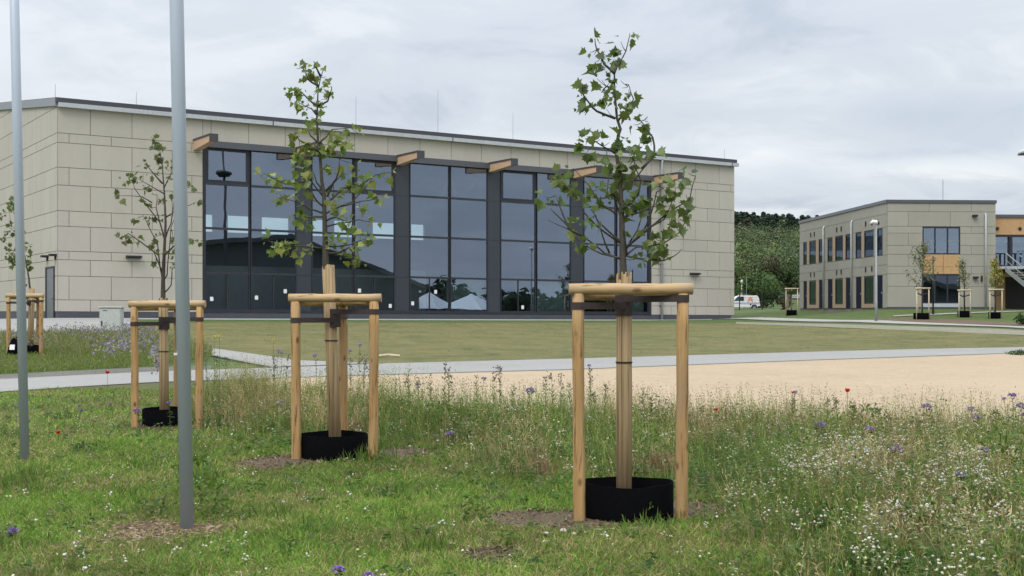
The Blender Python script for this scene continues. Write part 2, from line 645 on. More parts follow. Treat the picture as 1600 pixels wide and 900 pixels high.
for (px, py, d) in ((1236, 491, 96), (1440, 498, 79), (1505, 495, 82.5), (1553, 496.5, 81), (1386, 481.5, 89), (1250, 482.5, 109.8), (1555, 482, 89.5), (1170, 484.5, 165), (1369, 501, 77),
                    (1140, 497.6, 91), (1220, 499.7, 85), (1300, 502, 80), (1380, 504, 76), (1450, 506, 72.5), (1520, 508.5, 69.5), (1600, 511, 66), (1300, 492, 95), (1300, 484, 110), (1300, 482, 130), (1180, 489, 110), (1440, 481, 112), (1560, 481, 112), (1700, 481, 112), (1180, 483.8, 140), (1400, 482, 140), (1590, 543, 50), (1600, 525, 59), (1220, 480, 150), (1800, 484, 90), (1900, 520, 66)):
    cp(*pz(px, py, d))
for x in (-100, 0, 60, 120):
    cp(x, 190, 2.2)
    cp(x, 260, 3.0)
CT = np.array(ctrl)
for_s = 30.0


def tps_k(r2):
    return np.where(r2 > 1e-12, r2 * np.log(np.maximum(r2, 1e-12)), 0.0)


_n = len(CT)
_P = CT[:, :2] / for_s
_K = tps_k(((_P[:, None] - _P[None]) ** 2).sum(-1)) + np.eye(_n) * 0.008
_Q = np.c_[np.ones(_n), _P]
_L = np.block([[_K, _Q], [_Q.T, np.zeros((3, 3))]])
_W = np.linalg.solve(_L, np.r_[CT[:, 2], 0, 0, 0])


def gz(x, y):
    x, y = np.broadcast_arrays(np.asarray(x, float), np.asarray(y, float))
    q = np.stack([np.clip(x, -110, 125).ravel(), np.clip(y, -60, 260).ravel()], -1) / for_s
    out = np.empty(len(q))
    for i in range(0, len(q), 20000):
        s = q[i:i + 20000]
        out[i:i + 20000] = tps_k(((s[:, None] - _P[None]) ** 2).sum(-1)) @ _W[:_n] + _W[_n] + s @ _W[_n + 1:]
    out = out.reshape(x.shape)
    near = np.clip((16 - y) / 4, 0, 1)
    bumps = 0.02 * np.sin(x * 2.1 + 0.7 * y) * np.sin(y * 1.7 - 0.4 * x) + 0.012 * np.sin(x * 5.1 + 1.0) * np.sin(y * 4.3)
    return out + bumps * near


def g1(x, y):
    return float(gz(np.array([x]), np.array([y]))[0])


def gpx(px, py):
    """where the ray through a photo point meets the ground"""
    kx, kz = (px - 800) / FPX, -(py - HZ) / FPX
    ds = np.concatenate([np.arange(3, 30, .1), np.arange(30, 260, .5)])
    diff = EYE + kz * ds - gz(kx * ds, ds)
    i = int(np.argmax(diff < 0)) if (diff < 0).any() else len(ds) - 1
    if i == 0:
        d = ds[0]
    else:
        d = ds[i - 1] + (ds[i] - ds[i - 1]) * diff[i - 1] / (diff[i - 1] - diff[i] + 1e-9)
    return (kx * d, d)


def grid_sheet(name, xs, ys, m, off=0.0, zfun=gz):
    X, Y = np.meshgrid(xs, ys)
    Z = zfun(X, Y) + off
    V = np.stack([X.ravel(), Y.ravel(), Z.ravel()], -1)
    nx, ny = len(xs), len(ys)
    i = (np.arange(ny - 1)[:, None] * nx + np.arange(nx - 1)[None]).ravel()
    return np_object(name, V, [np.stack([i, i + 1, i + nx + 1, i + nx], -1)], m, smooth=True)


def resample(pts, n):
    pts = np.array(pts, float)
    s = np.r_[0, np.cumsum(np.hypot(*np.diff(pts, axis=0).T))]
    t = np.linspace(0, s[-1], n)
    return np.stack([np.interp(t, s, pts[:, 0]), np.interp(t, s, pts[:, 1])], -1)


def strip(name, ea, eb, m, off, nl=120, na=12, kind='structure', thick=0.0, zfun=None):
    """a sheet laid on the terrain between two edge lines"""
    a, b = resample(ea, nl), resample(eb, nl)
    t = np.linspace(0, 1, na)[:, None, None]
    G = a[None] * (1 - t) + b[None] * t
    Z = (zfun or gz)(G[..., 0], G[..., 1]) + off
    V = np.concatenate([G, Z[..., None]], -1).reshape(-1, 3)
    i = (np.arange(na - 1)[:, None] * nl + np.arange(nl - 1)[None]).ravel()
    f = np.stack([i, i + 1, i + nl + 1, i + nl], -1)
    e1, e2 = V[f[0, 1]] - V[f[0, 0]], V[f[0, 3]] - V[f[0, 0]]
    if np.cross(e1, e2)[2] < 0:
        f = f[:, ::-1]
    faces = [f]
    if thick:                                   # a skirt down to the ground so that it has a real edge
        n0 = len(V)
        ring = np.r_[np.arange(nl), (np.arange(1, na) * nl + nl - 1), ((na - 1) * nl + np.arange(nl - 2, -1, -1)), (np.arange(na - 2, 0, -1) * nl)]
        low = V[ring].copy()
        low[:, 2] -= thick
        V = np.r_[V, low]
        k = np.arange(len(ring))
        k2 = (k + 1) % len(ring)
        faces.append(np.stack([ring[k], ring[k2], n0 + k2, n0 + k], -1))
    o = np_object(name, V, faces, m, smooth=not thick)
    tag(o, kind=kind)
    return o


def disc(name, c, rx, ry, m, off, kind='structure', n=40, rot=0.0, wob=0.18):
    ph = rng.uniform(0, 6.28, 4)
    V, F = [(c[0], c[1], g1(*c) + off + 0.015)], []
    rings = 5
    for j in range(1, rings + 1):
        for k in range(n):
            a = k * 2 * math.pi / n
            w = 1 + wob * (math.sin(3 * a + ph[0]) * .5 + math.sin(5 * a + ph[1]) * .35 + math.sin(11 * a + ph[2]) * .2)
            x, y = rx * w * j / rings * math.cos(a), ry * w * j / rings * math.sin(a)
            X, Y = c[0] + x * math.cos(rot) - y * math.sin(rot), c[1] + x * math.sin(rot) + y * math.cos(rot)
            V.append((X, Y, g1(X, Y) + off * (1 if j < rings else -0.6) + 0.015 * (1 - j / rings)))
    for k in range(n):
        F.append((0, 1 + k, 1 + (k + 1) % n))
    for j in range(rings - 1):
        for k in range(n):
            a, b = 1 + j * n + k, 1 + j * n + (k + 1) % n
            F.append((a, a + n, b + n, b))
    mb = MB()
    mb.add(V, F)
    return tag(mb.build(name, m, smooth=True), kind=kind)


# the ground: one sheet to the horizon, fine near the camera
xs = np.unique(np.concatenate([np.linspace(-2500, -120, 14), np.arange(-120, -30, 3), np.arange(-30, 60, 1.0), np.arange(60, 130, 3), np.linspace(130, 2500, 14)]))
ys = np.unique(np.concatenate([np.linspace(-1500, -60, 8), np.arange(-60, 0, 4), np.arange(0, 130, 1.0), np.arange(130, 262, 4), np.linspace(262, 3000, 12)]))
tag(grid_sheet('ground', xs, ys, M['green'], -0.05), kind='structure')

NEAR_EDGE = [(-500, 660), (-200, 632), (0, 612), (120, 604), (240, 597), (420, 591), (600, 585), (896, 577), (1280, 562), (1600, 551), (1900, 543)]
FAR_LIGHT = [(-500, 612), (-200, 603), (0, 592), (120, 586), (240, 580), (420, 574.5), (600, 567.5), (896, 560), (1280, 549), (1600, 542), (1900, 536)]
meadow_far = [(-500, 665), (-200, 636), (0, 614), (120, 606), (240, 600), (360, 612), (450, 640), (700, 660), (1000, 672), (1300, 684), (1650, 700), (2000, 712)]
G = lambda L: [gpx(*p) for p in L]
strip('meadow_ground', G([(-500, 640), (-200, 615), (0, 604), (120, 597), (240, 590), (420, 586), (600, 582), (896, 590), (1280, 590), (1600, 590), (2000, 590)]), [(-14, 2.5), (-5, 2.0), (5, 2.0), (14, 2.5)], M['meadow_soil'], -0.016, 140, 80)
strip('path', G(NEAR_EDGE), G(FAR_LIGHT), M['path'], 0.0, 160, 10, thick=.12)
strip('plaza', G([(420, 591.2), (600, 585.2), (896, 577.2), (1280, 562.2), (1600, 551.2), (1900, 543.2)]), G([(400, 640), (450, 650), (700, 672), (1000, 684), (1300, 698), (1650, 716), (2000, 728)]), M['sand'], -0.006, 160, 30, thick=.12)
strip('gravel_border', G([(-500, 600), (-200, 592), (0, 585), (120, 578.5), (240, 573), (330, 571)]), G([(-500, 611.7), (-200, 602.7), (0, 591.7), (120, 585.7), (240, 579.7), (330, 577)]), M['gravel'], -0.004, 90, 5)
# the side path square to the hall, and the paved yard beside the hall's corner
strip('side_path', G([(588, 567.3), (470, 563), (390, 552), (312, 541), (200, 526)]), G([(425, 573.5), (390, 567), (350, 559), (300, 549), (170, 531)]), M['path'], 0.004, 60, 6, thick=.12)
yard_a = [(A3.x - 1.0 * k * UDIR.x, A3.y - 1.0 * k * UDIR.y) for k in (-4, 8, 24)]
strip('yard', yard_a, G([(215, 516), (60, 520), (-400, 530)]), M['path'], 0.0, 60, 8, thick=.12)
# lawn between path and hall
strip('lawn', G([(318, 543), (400, 554.5), (480, 566.5), (600, 566.8), (896, 559.5), (1280, 548.6), (1600, 541.6), (1900, 535.6)]),
      G([(205, 505), (320, 504), (500, 503.8), (800, 504), (1147, 505), (1300, 512), (1600, 524), (1900, 536)]), M['lawn'], -0.012, 140, 50)
strip('hall_kerb', [tuple((A3 - UDIR * .5 - NIN * .02)[:2]), tuple((B3 + UDIR * .4 - NIN * .02)[:2])], [tuple((A3 - UDIR * .5 - NIN * 2.8)[:2]), tuple((B3 + UDIR * .4 - NIN * 2.8)[:2])], M['kerb'], 0.012, 60, 4, thick=0.05)
strip('gravel_strip', G([(1150, 505), (1300, 511), (1450, 517), (1600, 523), (1900, 535)]), G([(1150, 502.2), (1300, 505.5), (1450, 510), (1600, 515.5), (1900, 527)]), M['grit'], -0.02, 70, 6)
UP = [pz(*q) for q in ((1120, 497, 92.5), (1140, 497.6, 91), (1220, 499.7, 85), (1300, 502, 80), (1380, 504, 76), (1450, 506, 72.5), (1520, 508.5, 69.5), (1600, 511, 66), (1900, 520, 56))]
strip('upper_path', [(p.x - .75, p.y - .85) for p in UP], [(p.x + .75, p.y + .85) for p in UP], M['kerb'], 0.02, 90, 6, thick=.12)
strip('planting_bed', G([(1330, 500.6), (1450, 503.8), (1530, 506), (1600, 508)]), G([(1360, 497.5), (1440, 497), (1520, 500), (1600, 504)]), M['soil'], -0.022, 40, 8)
strip('footpath', G([(1395, 494.6), (1500, 490), (1600, 486.5), (1800, 484)]), G([(1395, 493.2), (1500, 488.6), (1600, 485.4), (1800, 483.2)]), M['kerb'], 0.01, 50, 4, thick=.12)
strip('road', [(20, 158), (50, 158), (110, 158)], [(20, 172), (50, 172), (110, 172)], M['asphalt'], -0.03, 50, 10)

# soil and chips around trees and poles
T1, T2, T3, T4 = (0.87, 9.98), (-1.86, 13.65), (-4.62, 17.0), (-13.86, 36.4)
P1b, P2b = (-5.1, 13.4), (-2.38, 9.38)
patches = [(T1[0] - .55, T1[1] - .15, .62, .62), (T1[0] + .35, T1[1] + .25, .62, .55), (T2[0] - .55, T2[1] - .35, .5, .5), (T2[0] + .5, T2[1] + .5, .6, .5), (T3[0], T3[1], .5, .5),
           (-.13, 8.4, .2, .28)]
for x, y, rx, ry in patches:
    disc('soil', (x, y), rx, ry, M['soil'], 0.012)
disc('mulch_bed', (-2.55, 9.35), .46, .56, M['soil'], 0.014, rot=0.3)


# ------------------------------------------------------------------ the hall
def upx(px, off=0.0):
    """distance along the hall's front at a photo column (on a plane off metres in front of the wall)"""
    k = (px - 800) / FPX
    a = A3 - NIN * off
    return (k * a.y - a.x) / (UDIR.x - k * UDIR.y)


def F(u, v, o=0.0):
    """front coordinates: u along, v up from the base, o outwards"""
    p = A3 + UDIR * u - NIN * o
    return Vector((p.x, p.y, A3.z + TILT * u + v))


def S(s, v, o=0.0):
    """left side coordinates: s backwards from the corner"""
    p = A3 + NIN * s - UDIR * o
    return Vector((p.x, p.y, A3.z + v))


def fbox(mb, u0, u1, v0, v1, o0, o1):
    mb.frame_box(F(u0, v0, o0), UDIR * (u1 - u0) + Vector((0, 0, TILT * (u1 - u0))), Vector((0, 0, v1 - v0)), -NIN * (o1 - o0))


def sbox(mb, s0, s1, v0, v1, o0, o1):
    mb.frame_box(S(s0, v0, o0), NIN * (s1 - s0), Vector((0, 0, v1 - v0)), -UDIR * (o1 - o0))


hall = empty('sports_hall', A3)
tag(hall, 'large hall clad in beige panels with a tall dark glazed front', 'hall')
rows = [(.36, 1.0, 0), (1.0, 2.3, 1), (2.3, 3.19, 0), (3.19, 3.66, 1), (3.66, 5.02, 0), (5.02, 5.86, 1), (5.86, 7.26, 0), (7.26, 8.23, 1), (8.23, 9.58, 0), (9.58, 10.1, 1), (10.1, 11.52, 0)]
PL = upx(206) - upx(141)
OA = upx(141) % PL
UG0, UG1, VG0, VG1 = upx(316.5), upx(1017), 0.36, 10.3
GAP = 0.015
HD = 26.0                                         # depth of the hall
RS = 0.119                                        # slope of the roof
wall = MB()
for v0, v1, k in rows:
    cuts = [0.0] + [x for x in (OA + k * PL / 2 - PL + i * PL for i in range(60)) if 0.25 < x < UL - 0.25] + [UL]
    for a, b in zip(cuts, cuts[1:]):
        segs = [(a, b)]
        if v0 < VG1 - .1:
            vv1 = v1
            segs = []
            if a < UG0:
                segs.append((a, min(b, UG0)))
            if b > UG1:
                segs.append((max(a, UG1), b))
            lo, hi = max(a, UG0), min(b, UG1)
            if hi > lo and v1 > VG1:
                fbox(wall, lo + GAP, hi - GAP, VG1, v1 - GAP, 0, .035)
        for p, q in segs:
            if q - p > .06:
                fbox(wall, p + GAP, q - GAP, v0 + GAP, v1 - GAP, 0, .035)
# left side, cut by the sloping verge
for v0, v1, k in rows + [(11.52, 12.9, 1), (12.9, 13.8, 0), (13.8, 15.2, 1)]:
    cuts = [0.0] + [x for x in (1.6 + k * PL / 2 - PL + i * PL for i in range(60)) if 0.25 < x < HD - 0.25] + [HD]
    for a, b in zip(cuts, cuts[1:]):
        top = lambda s: 11.62 + RS * s
        a2, b2 = a + GAP, b - GAP
        pts = [(a2, v0 + GAP), (b2, v0 + GAP)]
        if v0 + GAP >= top(b2):
            continue
        t_b, t_a = min(v1 - GAP, top(b2)), min(v1 - GAP, top(a2))
        if v0 + GAP >= top(a2):
            s_c = (v0 + GAP - 11.62) / RS
            poly = [(s_c, v0 + GAP), (b2, v0 + GAP), (b2, t_b)]
        else:
            poly = [(a2, v0 + GAP), (b2, v0 + GAP), (b2, t_b)]
            if t_b > t_a + 1e-4 and t_b == v1 - GAP:
                poly.append(((v1 - GAP - 11.62) / RS, v1 - GAP))
            poly.append((a2, t_a))
        wall.prism(poly, S(0, 0, 0), NIN, Vector((0, 0, 1)), -UDIR * .035)
wall_o = wall.build('wall', M['panel'], hall)
back = MB()
# backing walls (joints show it), with the glazed opening left free
TH = .3
fbox(back, 0.002, UG0, .0, 11.6, -TH, -.004)
fbox(back, UG1, UL, .0, 11.6, -TH, -.004)
fbox(back, UG0, UG1, VG1 + .02, 11.6, -TH, -.004)
top = lambda s: 11.62 + RS * s
back.prism([(TH, 0), (HD, 0), (HD, top(HD)), (TH, top(TH))], S(0, 0, -.004), NIN, Vector((0, 0, 1)), UDIR * TH)
SR = A3 + UDIR * UL
back.prism([(TH, 0), (HD, 0), (HD, top(HD)), (TH, top(TH))], Vector((SR.x, SR.y, A3.z + TILT * UL)), NIN, Vector((0, 0, 1)), -UDIR * TH)
back.build('wall_core', M['panel_back'], hall)
pl = MB()
fbox(pl, -.0, UL - .35, -.7, .34, .0, .02)
sbox(pl, -.02, HD, -.7, .34, .0, .018)
pl.build('plinth', M['plinth'], hall)
roof = MB()
zt = A3.z
r0 = F(-.12, 11.74, .25)
roof.frame_box(r0 + Vector((0, 0, 0)), UDIR * (UL + .2) + Vector((0, 0, TILT * UL)), NIN * (HD + .6) + Vector((0, 0, RS * (HD + .6))), Vector((0, 0, .26)))
roof.build('roof', M['anth'], hall)
gut = MB()
fbox(gut, -.02, UL + .22, 11.50, 11.735, .04, .30)
gut.build('gutter', M['zinc'], hall)
jn = MB()
for px in (424, 704, 944, 1140):
    jn = MB()
    fbox(jn, upx(px) - .03, upx(px) + .03, 11.49, 11.745, .05, .31)
    jn.build('gutter_clip', M['anth'], hall)
vg = MB()
vg.prism([(-.06, 11.55), (HD + .3, 11.55 + RS * (HD + .3)), (HD + .3, 11.99 + RS * (HD + .3)), (-.06, 11.99)], S(0, 0, .05), NIN, Vector((0, 0, 1)), -UDIR * .1)
vg.build('verge_flashing', M['verge'], hall)
lt = MB()
fbox(lt, UG0 + .3, UG1 + .05, 9.93, VG1, .04, .22)
lt.build('lintel', M['anth2'], hall)

# glazing
WIN = [(320, 390), (391.5, 463), (487, 552), (553.5, 617), (640, 702), (703.5, 762), (782, 837), (838.5, 892), (912, 962), (963.5, 1013)]
PAN = [(463, 487), (617, 640), (762, 782), (892, 912)]
VR = [.5, 2.66, 5.25, 7.84, 9.93]
OPEN_TOP = (0, 3, 6)
for i, (a, b) in enumerate(WIN):
    u0, u1 = upx(a), upx(b)
    fr, pn, trn = MB(), MB(), []
    m_ = .055
    fbox(fr, u0, u0 + m_, VR[0], VR[4], -.1, .03)
    fbox(fr, u1 - m_, u1, VR[0], VR[4], -.1, .03)
    for j, v in enumerate(VR):
        e = .06 if j in (0, 4) else .065
        tb = fr if j in (0, 4) else MB()
        fbox(tb, u0 + m_, u1 - m_, v - (0 if j == 0 else e), v + (0 if j == 4 else e), -.1, .012 if tb is fr else .04)
        if tb is not fr:
            trn.append(tb)
    for j in range(4):
        v0, v1 = VR[j] + .06, VR[j + 1] - .06
        a0, a1 = u0 + m_ - .01, u1 - m_ + .01
        if j == 3 and i in OPEN_TOP:
            w2 = .17
            for q in ((a0, a0 + w2, v0, v1), (a1 - w2, a1, v0, v1), (a0 + w2, a1 - w2, v0, v0 + w2), (a0 + w2, a1 - w2, v1 - w2 * .6, v1)):
                fbox(fr, *q, -.08, .004)
        if j == 0 and i in (0, 1, 2, 3, 4, 6):
            um = (a0 + a1) / 2
            fbox(fr, um - .035, um + .035, v0, v1, -.09, .006)
        tl = random.uniform(-.0025, .0025)
        z0 = random.uniform(-.002, .002)
        pn.add([F(a0, v0 - .03, -.03), F(a1, v0 - .03, -.03 + tl), F(a1, v1 + .03, -.03 + tl + z0), F(a0, v1 + .03, -.03 + z0)], [(0, 1, 2, 3)])
    w_o = fr.build('window', M['frame'], hall)
    for tb in trn:
        tb.build('transom', M['transom'], w_o)
    pn.build('pane', M['glass'], w_o)
    for sx, sy in ((331, 467), (401, 465), (446, 455), (562, 454), (610, 478), (681, 456), (645, 474), (817, 480), (930, 477)):
        if a <= sx <= b:
            k = (sx - 800) / FPX
            u = upx(sx)
            p = F(u, 0)
            v = EYE - (sy - HZ) / FPX * p.y - p.z
            st = MB()
            fbox(st, u - .1, u + .1, v - .12, v + .12, -.024, -.02)
            st.build('notice', M['paper'], w_o)
for a, b in PAN:
    u0, u1 = upx(a), upx(b)
    pm = MB()
    fbox(pm, u0 + .004, u1 - .004, VR[0], VR[4], -.12, -.02)
    for j, v in enumerate(VR[1:4]):
        fbox(pm, u0 + .004, u1 - .004, v - .02, v + .02, -.02, -.005)
    pm.build('facade_panel', M['pier'], hall)
sl = MB()
fbox(sl, UG0, UG1, .36, .497, -.1, .05)
sl.build('sill', M['frame'], hall)
for a, b in ((UG0, upx(320) - .003), (upx(1013) + .003, UG1)):
    jb = MB()
    fbox(jb, a, b, .36, 9.93, -.1, .06)
    jb.build('jamb', M['frame'], hall)

# projecting roof beams, wood flanks under a dark sheet-metal cap
for a in (302, 462, 619, 763, 894, 1020):
    u = upx(a)
    bw = .42
    bm = MB()
    ln = 2.9
    z0, z1 = 9.68, 10.58
    o_, ax_ = F(u, z0, .04), UDIR * bw
    # tapered: the underside rises outwards
    bm.prism([(.04, 0.02), (ln - .05, .22), (ln - .05, .56), (.04, .56)], F(u, z0, 0), -NIN, Vector((0, 0, 1)), UDIR * bw)
    bo = bm.build('beam', M['glulam'], hall)
    cm = MB()
    cm.prism([(.04, .562), (ln + .02, .562), (ln + .02, .66), (.04, .66)], F(u - .04, z0, 0), -NIN, Vector((0, 0, 1)), UDIR * (bw + .08))
    cm.prism([(ln - .048, .2), (ln + .02, .2), (ln + .02, .56), (ln - .048, .56)], F(u - .04, z0, 0), -NIN, Vector((0, 0, 1)), UDIR * (bw + .08))
    cm.build('metal_cap', M['anth'], bo)

# downpipe, wall lights, side door
dp = MB()
uu = upx(1032)
dp.tube([F(uu, .02, .16), F(uu, 11.3, .16), F(uu, 11.5, .2)], .09, 12)
dpo = dp.build('downpipe', M['zinc'], hall, True)
for v in (1, 4, 7, 10):
    ck = MB()
    fbox(ck, uu - .12, uu + .12, v - .04, v + .04, .036, .2)
    ck.build('bracket', M['anth'], dpo)
for px, v in ((208, 3.42), (1084, 3.35)):
    u = upx(px)
    wm = MB()
    wm.prism([(.036, 0), (.34, .05), (.34, .13), (.036, .17)], F(u - .42, v - .06, 0), -NIN, Vector((0, 0, 1)), UDIR * .84)
    wm.build('wall_light', M['blackmetal'], hall)


def spx(px):
    k = (px - 800) / FPX
    return (k * A3.y - A3.x) / (NIN.x - k * NIN.y)


s0, s1 = spx(86), spx(74)
dm = MB()
sbox(dm, s0, s1, .0, 2.75, .036, .06)
do = dm.build('door', M['anth2'], hall)
dm = MB()
for q in ((s0 - .1, s0, 0, 2.85), (s1, s1 + .1, 0, 2.85), (s0, s1, 2.752, 2.85)):
    sbox(dm, q[0], q[1], q[2], q[3], .036, .10)
dm.build('door_frame', M['frame'], do)
dm = MB()
hp = S(s0 + .25, 1.1, .11)
dm.tube([hp, hp + NIN * .3], .03, 8)
dm.build('handle', M['steel'], do)
for px in (76.5, 91):
    s = max(spx(px), .1)
    wm = MB()
    sbox(wm, s - .1, s + .35, 3.38, 3.5, .036, .4)
    sbox(wm, s + .08, s + .16, 3.2, 3.38, .036, .12)
    wm.build('wall_light', M['blackmetal'], hall)
# lightning rods along the roof edge
for px, ty in ((93, 131), (221, 152), (567, 151), (696, 140), (814, 176), (1025, 181), (1146, 235)):
    u = min(upx(px), UL - .05)
    o = -1.0
    b_ = F(u, 12.0 + RS * 1.0, o)
    h = EYE - (ty - HZ) / FPX * b_.y - b_.z
    rm = MB()
    rm.tube([b_ - Vector((0, 0, .2)), b_ + Vector((0, 0, max(h, .8)))], [.016, .009], 5)
    rm.tube([b_ - Vector((0, 0, .2)), b_ + Vector((0, 0, .05))], [.12, .06], 8)
    rm.build('lightning_rod', M['steel'], hall)
# inside of the hall
fl = MB()
fl.frame_box(F(.3, .1, -.35), UDIR * (UL - .6) + Vector((0, 0, TILT * UL)), NIN * (HD - .8), Vector((0, 0, .2)))
fl.build('interior_floor', M['int_floor'], hall)
ce = MB()
ce.frame_box(F(.3, 11.35, -.35), UDIR * (UL - .6) + Vector((0, 0, TILT * UL)), NIN * (HD - .8) + Vector((0, 0, RS * (HD - .8))), Vector((0, 0, .1)))
ce.build('interior_ceiling', M['int_wall'], hall)
# back wall with a strip of high windows
bk = A3 + NIN * HD


def bpx(px):
    k = (px - 800) / FPX
    return (k * bk.y - bk.x) / (UDIR.x - k * UDIR.y)


def Bk(u, v, o=0.0):
    p = bk + UDIR * u - NIN * o
    return Vector((p.x, p.y, A3.z + TILT * u + v))


openings = [(300, 331), (354, 389), (407, 450), (484, 506), (520, 555), (580, 615), (640, 661), (1040, 1080)]
bw_ = MB()


def bbox(mb, u0, u1, v0, v1, o0, o1):
    mb.frame_box(Bk(u0, v0, o0), UDIR * (u1 - u0) + Vector((0, 0, TILT * (u1 - u0))), Vector((0, 0, v1 - v0)), -NIN * (o1 - o0))


VA, VB = 6.75, 8.1
bbox(bw_, -.0, UL, 0, VA, 0, .3)
bbox(bw_, -.0, UL, VB, 14.6, 0, .3)
edges = [0] + [e for a, b in openings for e in (bpx(a), bpx(b))] + [UL]
edges[0] = min(edges[0], edges[1] - .2)
for a, b in zip(edges[0::2], edges[1::2]):
    bbox(bw_, a, b, VA, VB, 0, .3)
bw_.build('interior_back_wall', M['int_wall'], hall)
for a, b in openings:
    bg_ = MB()
    bg_.add([Bk(bpx(a), VA, .1), Bk(bpx(b), VA, .1), Bk(bpx(b), VB, .1), Bk(bpx(a), VB, .1)], [(0, 1, 2, 3)])
    bg_.build('back_window', M['glass_back'], hall)
# foyer wall behind the ground-floor glazing, plus pale boards added to make some panes lighter
fw = MB()
fbox(fw, UG0 + .4, upx(700), .3, 3.2, -3.2, -3.0)
fw.build('foyer_wall', M['int_white'], hall)
for a, b in ((703, 762), (838, 893), (975, 1012)):
    pb = MB()
    fbox(pb, upx(a), upx(b), .32, 2.6, -.5, -.44)
    pb.build('added_pale_board', M['int_pale'], hall)
# white roof struts in the upper glazing, and a dark pendant
for a, b, ya, yb in ((690, 703, 308, 270), (712, 703, 306, 270), (730, 748, 300, 272), (752, 748, 303, 272), (590, 598, 270, 240), (985, 1000, 330, 300)):
    ua, ub = upx(a, -4), upx(b, -4)
    pa, pb_ = F(ua, 0, -4), F(ub, 0, -4)
    pa.z = EYE - (ya - HZ) / FPX * pa.y
    pb_.z = EYE - (yb - HZ) / FPX * pb_.y
    tm = MB()
    tm.tube([pa, pb_], .14, 8)
    tm.build('roof_strut', M['int_white'], hall, True)
# ------------------------------------------------------------------ the two-storey school block
H2 = 7.52
C3 = pz(1386, 481, 89.0)
E3 = pz(1250, 481, 109.8)
D2 = Vector((E3.x - C3.x, E3.y - C3.y, 0))
L2 = D2.length
D2.normalize()                                  # along the left flank, backwards
W2 = Vector((D2.y, -D2.x, 0))                   # along the front, to the right
school = empty('school_building', C3)
tag(school, 'two-storey flat-roofed beige panelled block behind the young trees', 'building')
LF = 7.75


def fr2(s, v, o=0.0):
    return C3 + W2 * s + Vector((0, 0, v)) - D2 * o


def lf2(s, v, o=0.0):
    return C3 + D2 * s + Vector((0, 0, v)) - W2 * o


def f2box(mb, s0, s1, v0, v1, o0, o1):
    mb.frame_box(fr2(s0, v0, o0), W2 * (s1 - s0), Vector((0, 0, v1 - v0)), -D2 * (o1 - o0))


def l2box(mb, s0, s1, v0, v1, o0, o1):
    mb.frame_box(lf2(s0, v0, o0), D2 * (s1 - s0), Vector((0, 0, v1 - v0)), -W2 * (o1 - o0))


def s_fr(px):
    k = (px - 800) / FPX
    return (k * C3.y - C3.x) / (W2.x - k * W2.y)


def s_lf(px):
    k = (px - 800) / FPX
    return (k * C3.y - C3.x) / (D2.x - k * D2.y)


core = MB()
core.frame_box(fr2(.02, -.5, -.02), W2 * (LF - .04), D2 * (L2 - .04), Vector((0, 0, H2 + .3)))
core.build('wall_core', M['panel_back'], school)
# panels with openings: cut each row at the opening edges
op_f = [(s_fr(1441), s_fr(1500), 3.72, 5.67), (s_fr(1441), s_fr(1500), 2.37, 3.72), (s_fr(1440.5), s_fr(1500), .31, 2.37)]
LX = lambda v: 1240 + v / 4.7375
bays = [((75, 103), (120, 170), (190, 222)), ((255, 293), (312, 370), (388, 428)), ((463, 507), (527, 597), (622, 663))]
op_l = []
for b in bays:
    for k, (a, c) in enumerate(b):
        lo, hi = s_lf(LX(c)), s_lf(LX(a))
        op_l.append((lo, hi, 3.68, 5.62))
        op_l.append((lo, hi, 0.0 if k != 1 else .3, 2.32))
pn2 = MB()
G2 = .011


def panelise(rows_, length, spacing, ops, boxf):
    for ri, (v0, v1) in enumerate(rows_):
        cuts = sorted({0.0, length} | {x for x in (spacing * (.5 if ri % 2 else 1.0) + i * spacing for i in range(40)) if .3 < x < length - .3})
        es = sorted(set(cuts) | {x for o in ops if o[2] < v1 - .01 and o[3] > v0 + .01 for x in o[:2] if 0 < x < length})
        for a, b in zip(es, es[1:]):
            mid = (a + b) / 2
            free = [(v0, v1)]
            for o in ops:
                if o[0] - .001 <= mid <= o[1] + .001:
                    nf = []
                    for p, q in free:
                        if o[3] <= p or o[2] >= q:
                            nf.append((p, q))
                        else:
                            if o[2] > p + .03:
                                nf.append((p, o[2]))
                            if o[3] < q - .03:
                                nf.append((o[3], q))
                    free = nf
            ga = G2 if a in cuts else 0
            gb = G2 if b in cuts else 0
            for p, q in free:
                boxf(pn2, a + ga, b - gb, p + G2 * (p == v0), q - G2 * (q == v1), 0, .04)


rows2 = [(.05, 1.5), (1.5, 2.37), (2.37, 2.9), (2.9, 3.72), (3.72, 4.35), (4.35, 5.2), (5.2, 5.67), (5.67, 6.7), (6.7, 7.3)]
panelise(rows2, LF, 3.0, op_f, f2box)
rows2l = [(.0, 2.32), (2.32, 3.0), (3.0, 3.68), (3.68, 5.62), (5.62, 6.55), (6.55, 7.3)]
panelise(rows2l, L2, 5.2, op_l, l2box)
pn2.build('wall', M['panel2'], school)
rf = MB()
rf.frame_box(fr2(-.1, 7.3, .1), W2 * (LF + .15), D2 * (L2 + .2), Vector((0, 0, .22)))
rf.build('roof_edge', M['anth2'], school)
pb = MB()
f2box(pb, -.03, LF, -.4, .05, .0, .03)
pb.build('plinth', M['plinth'], school)


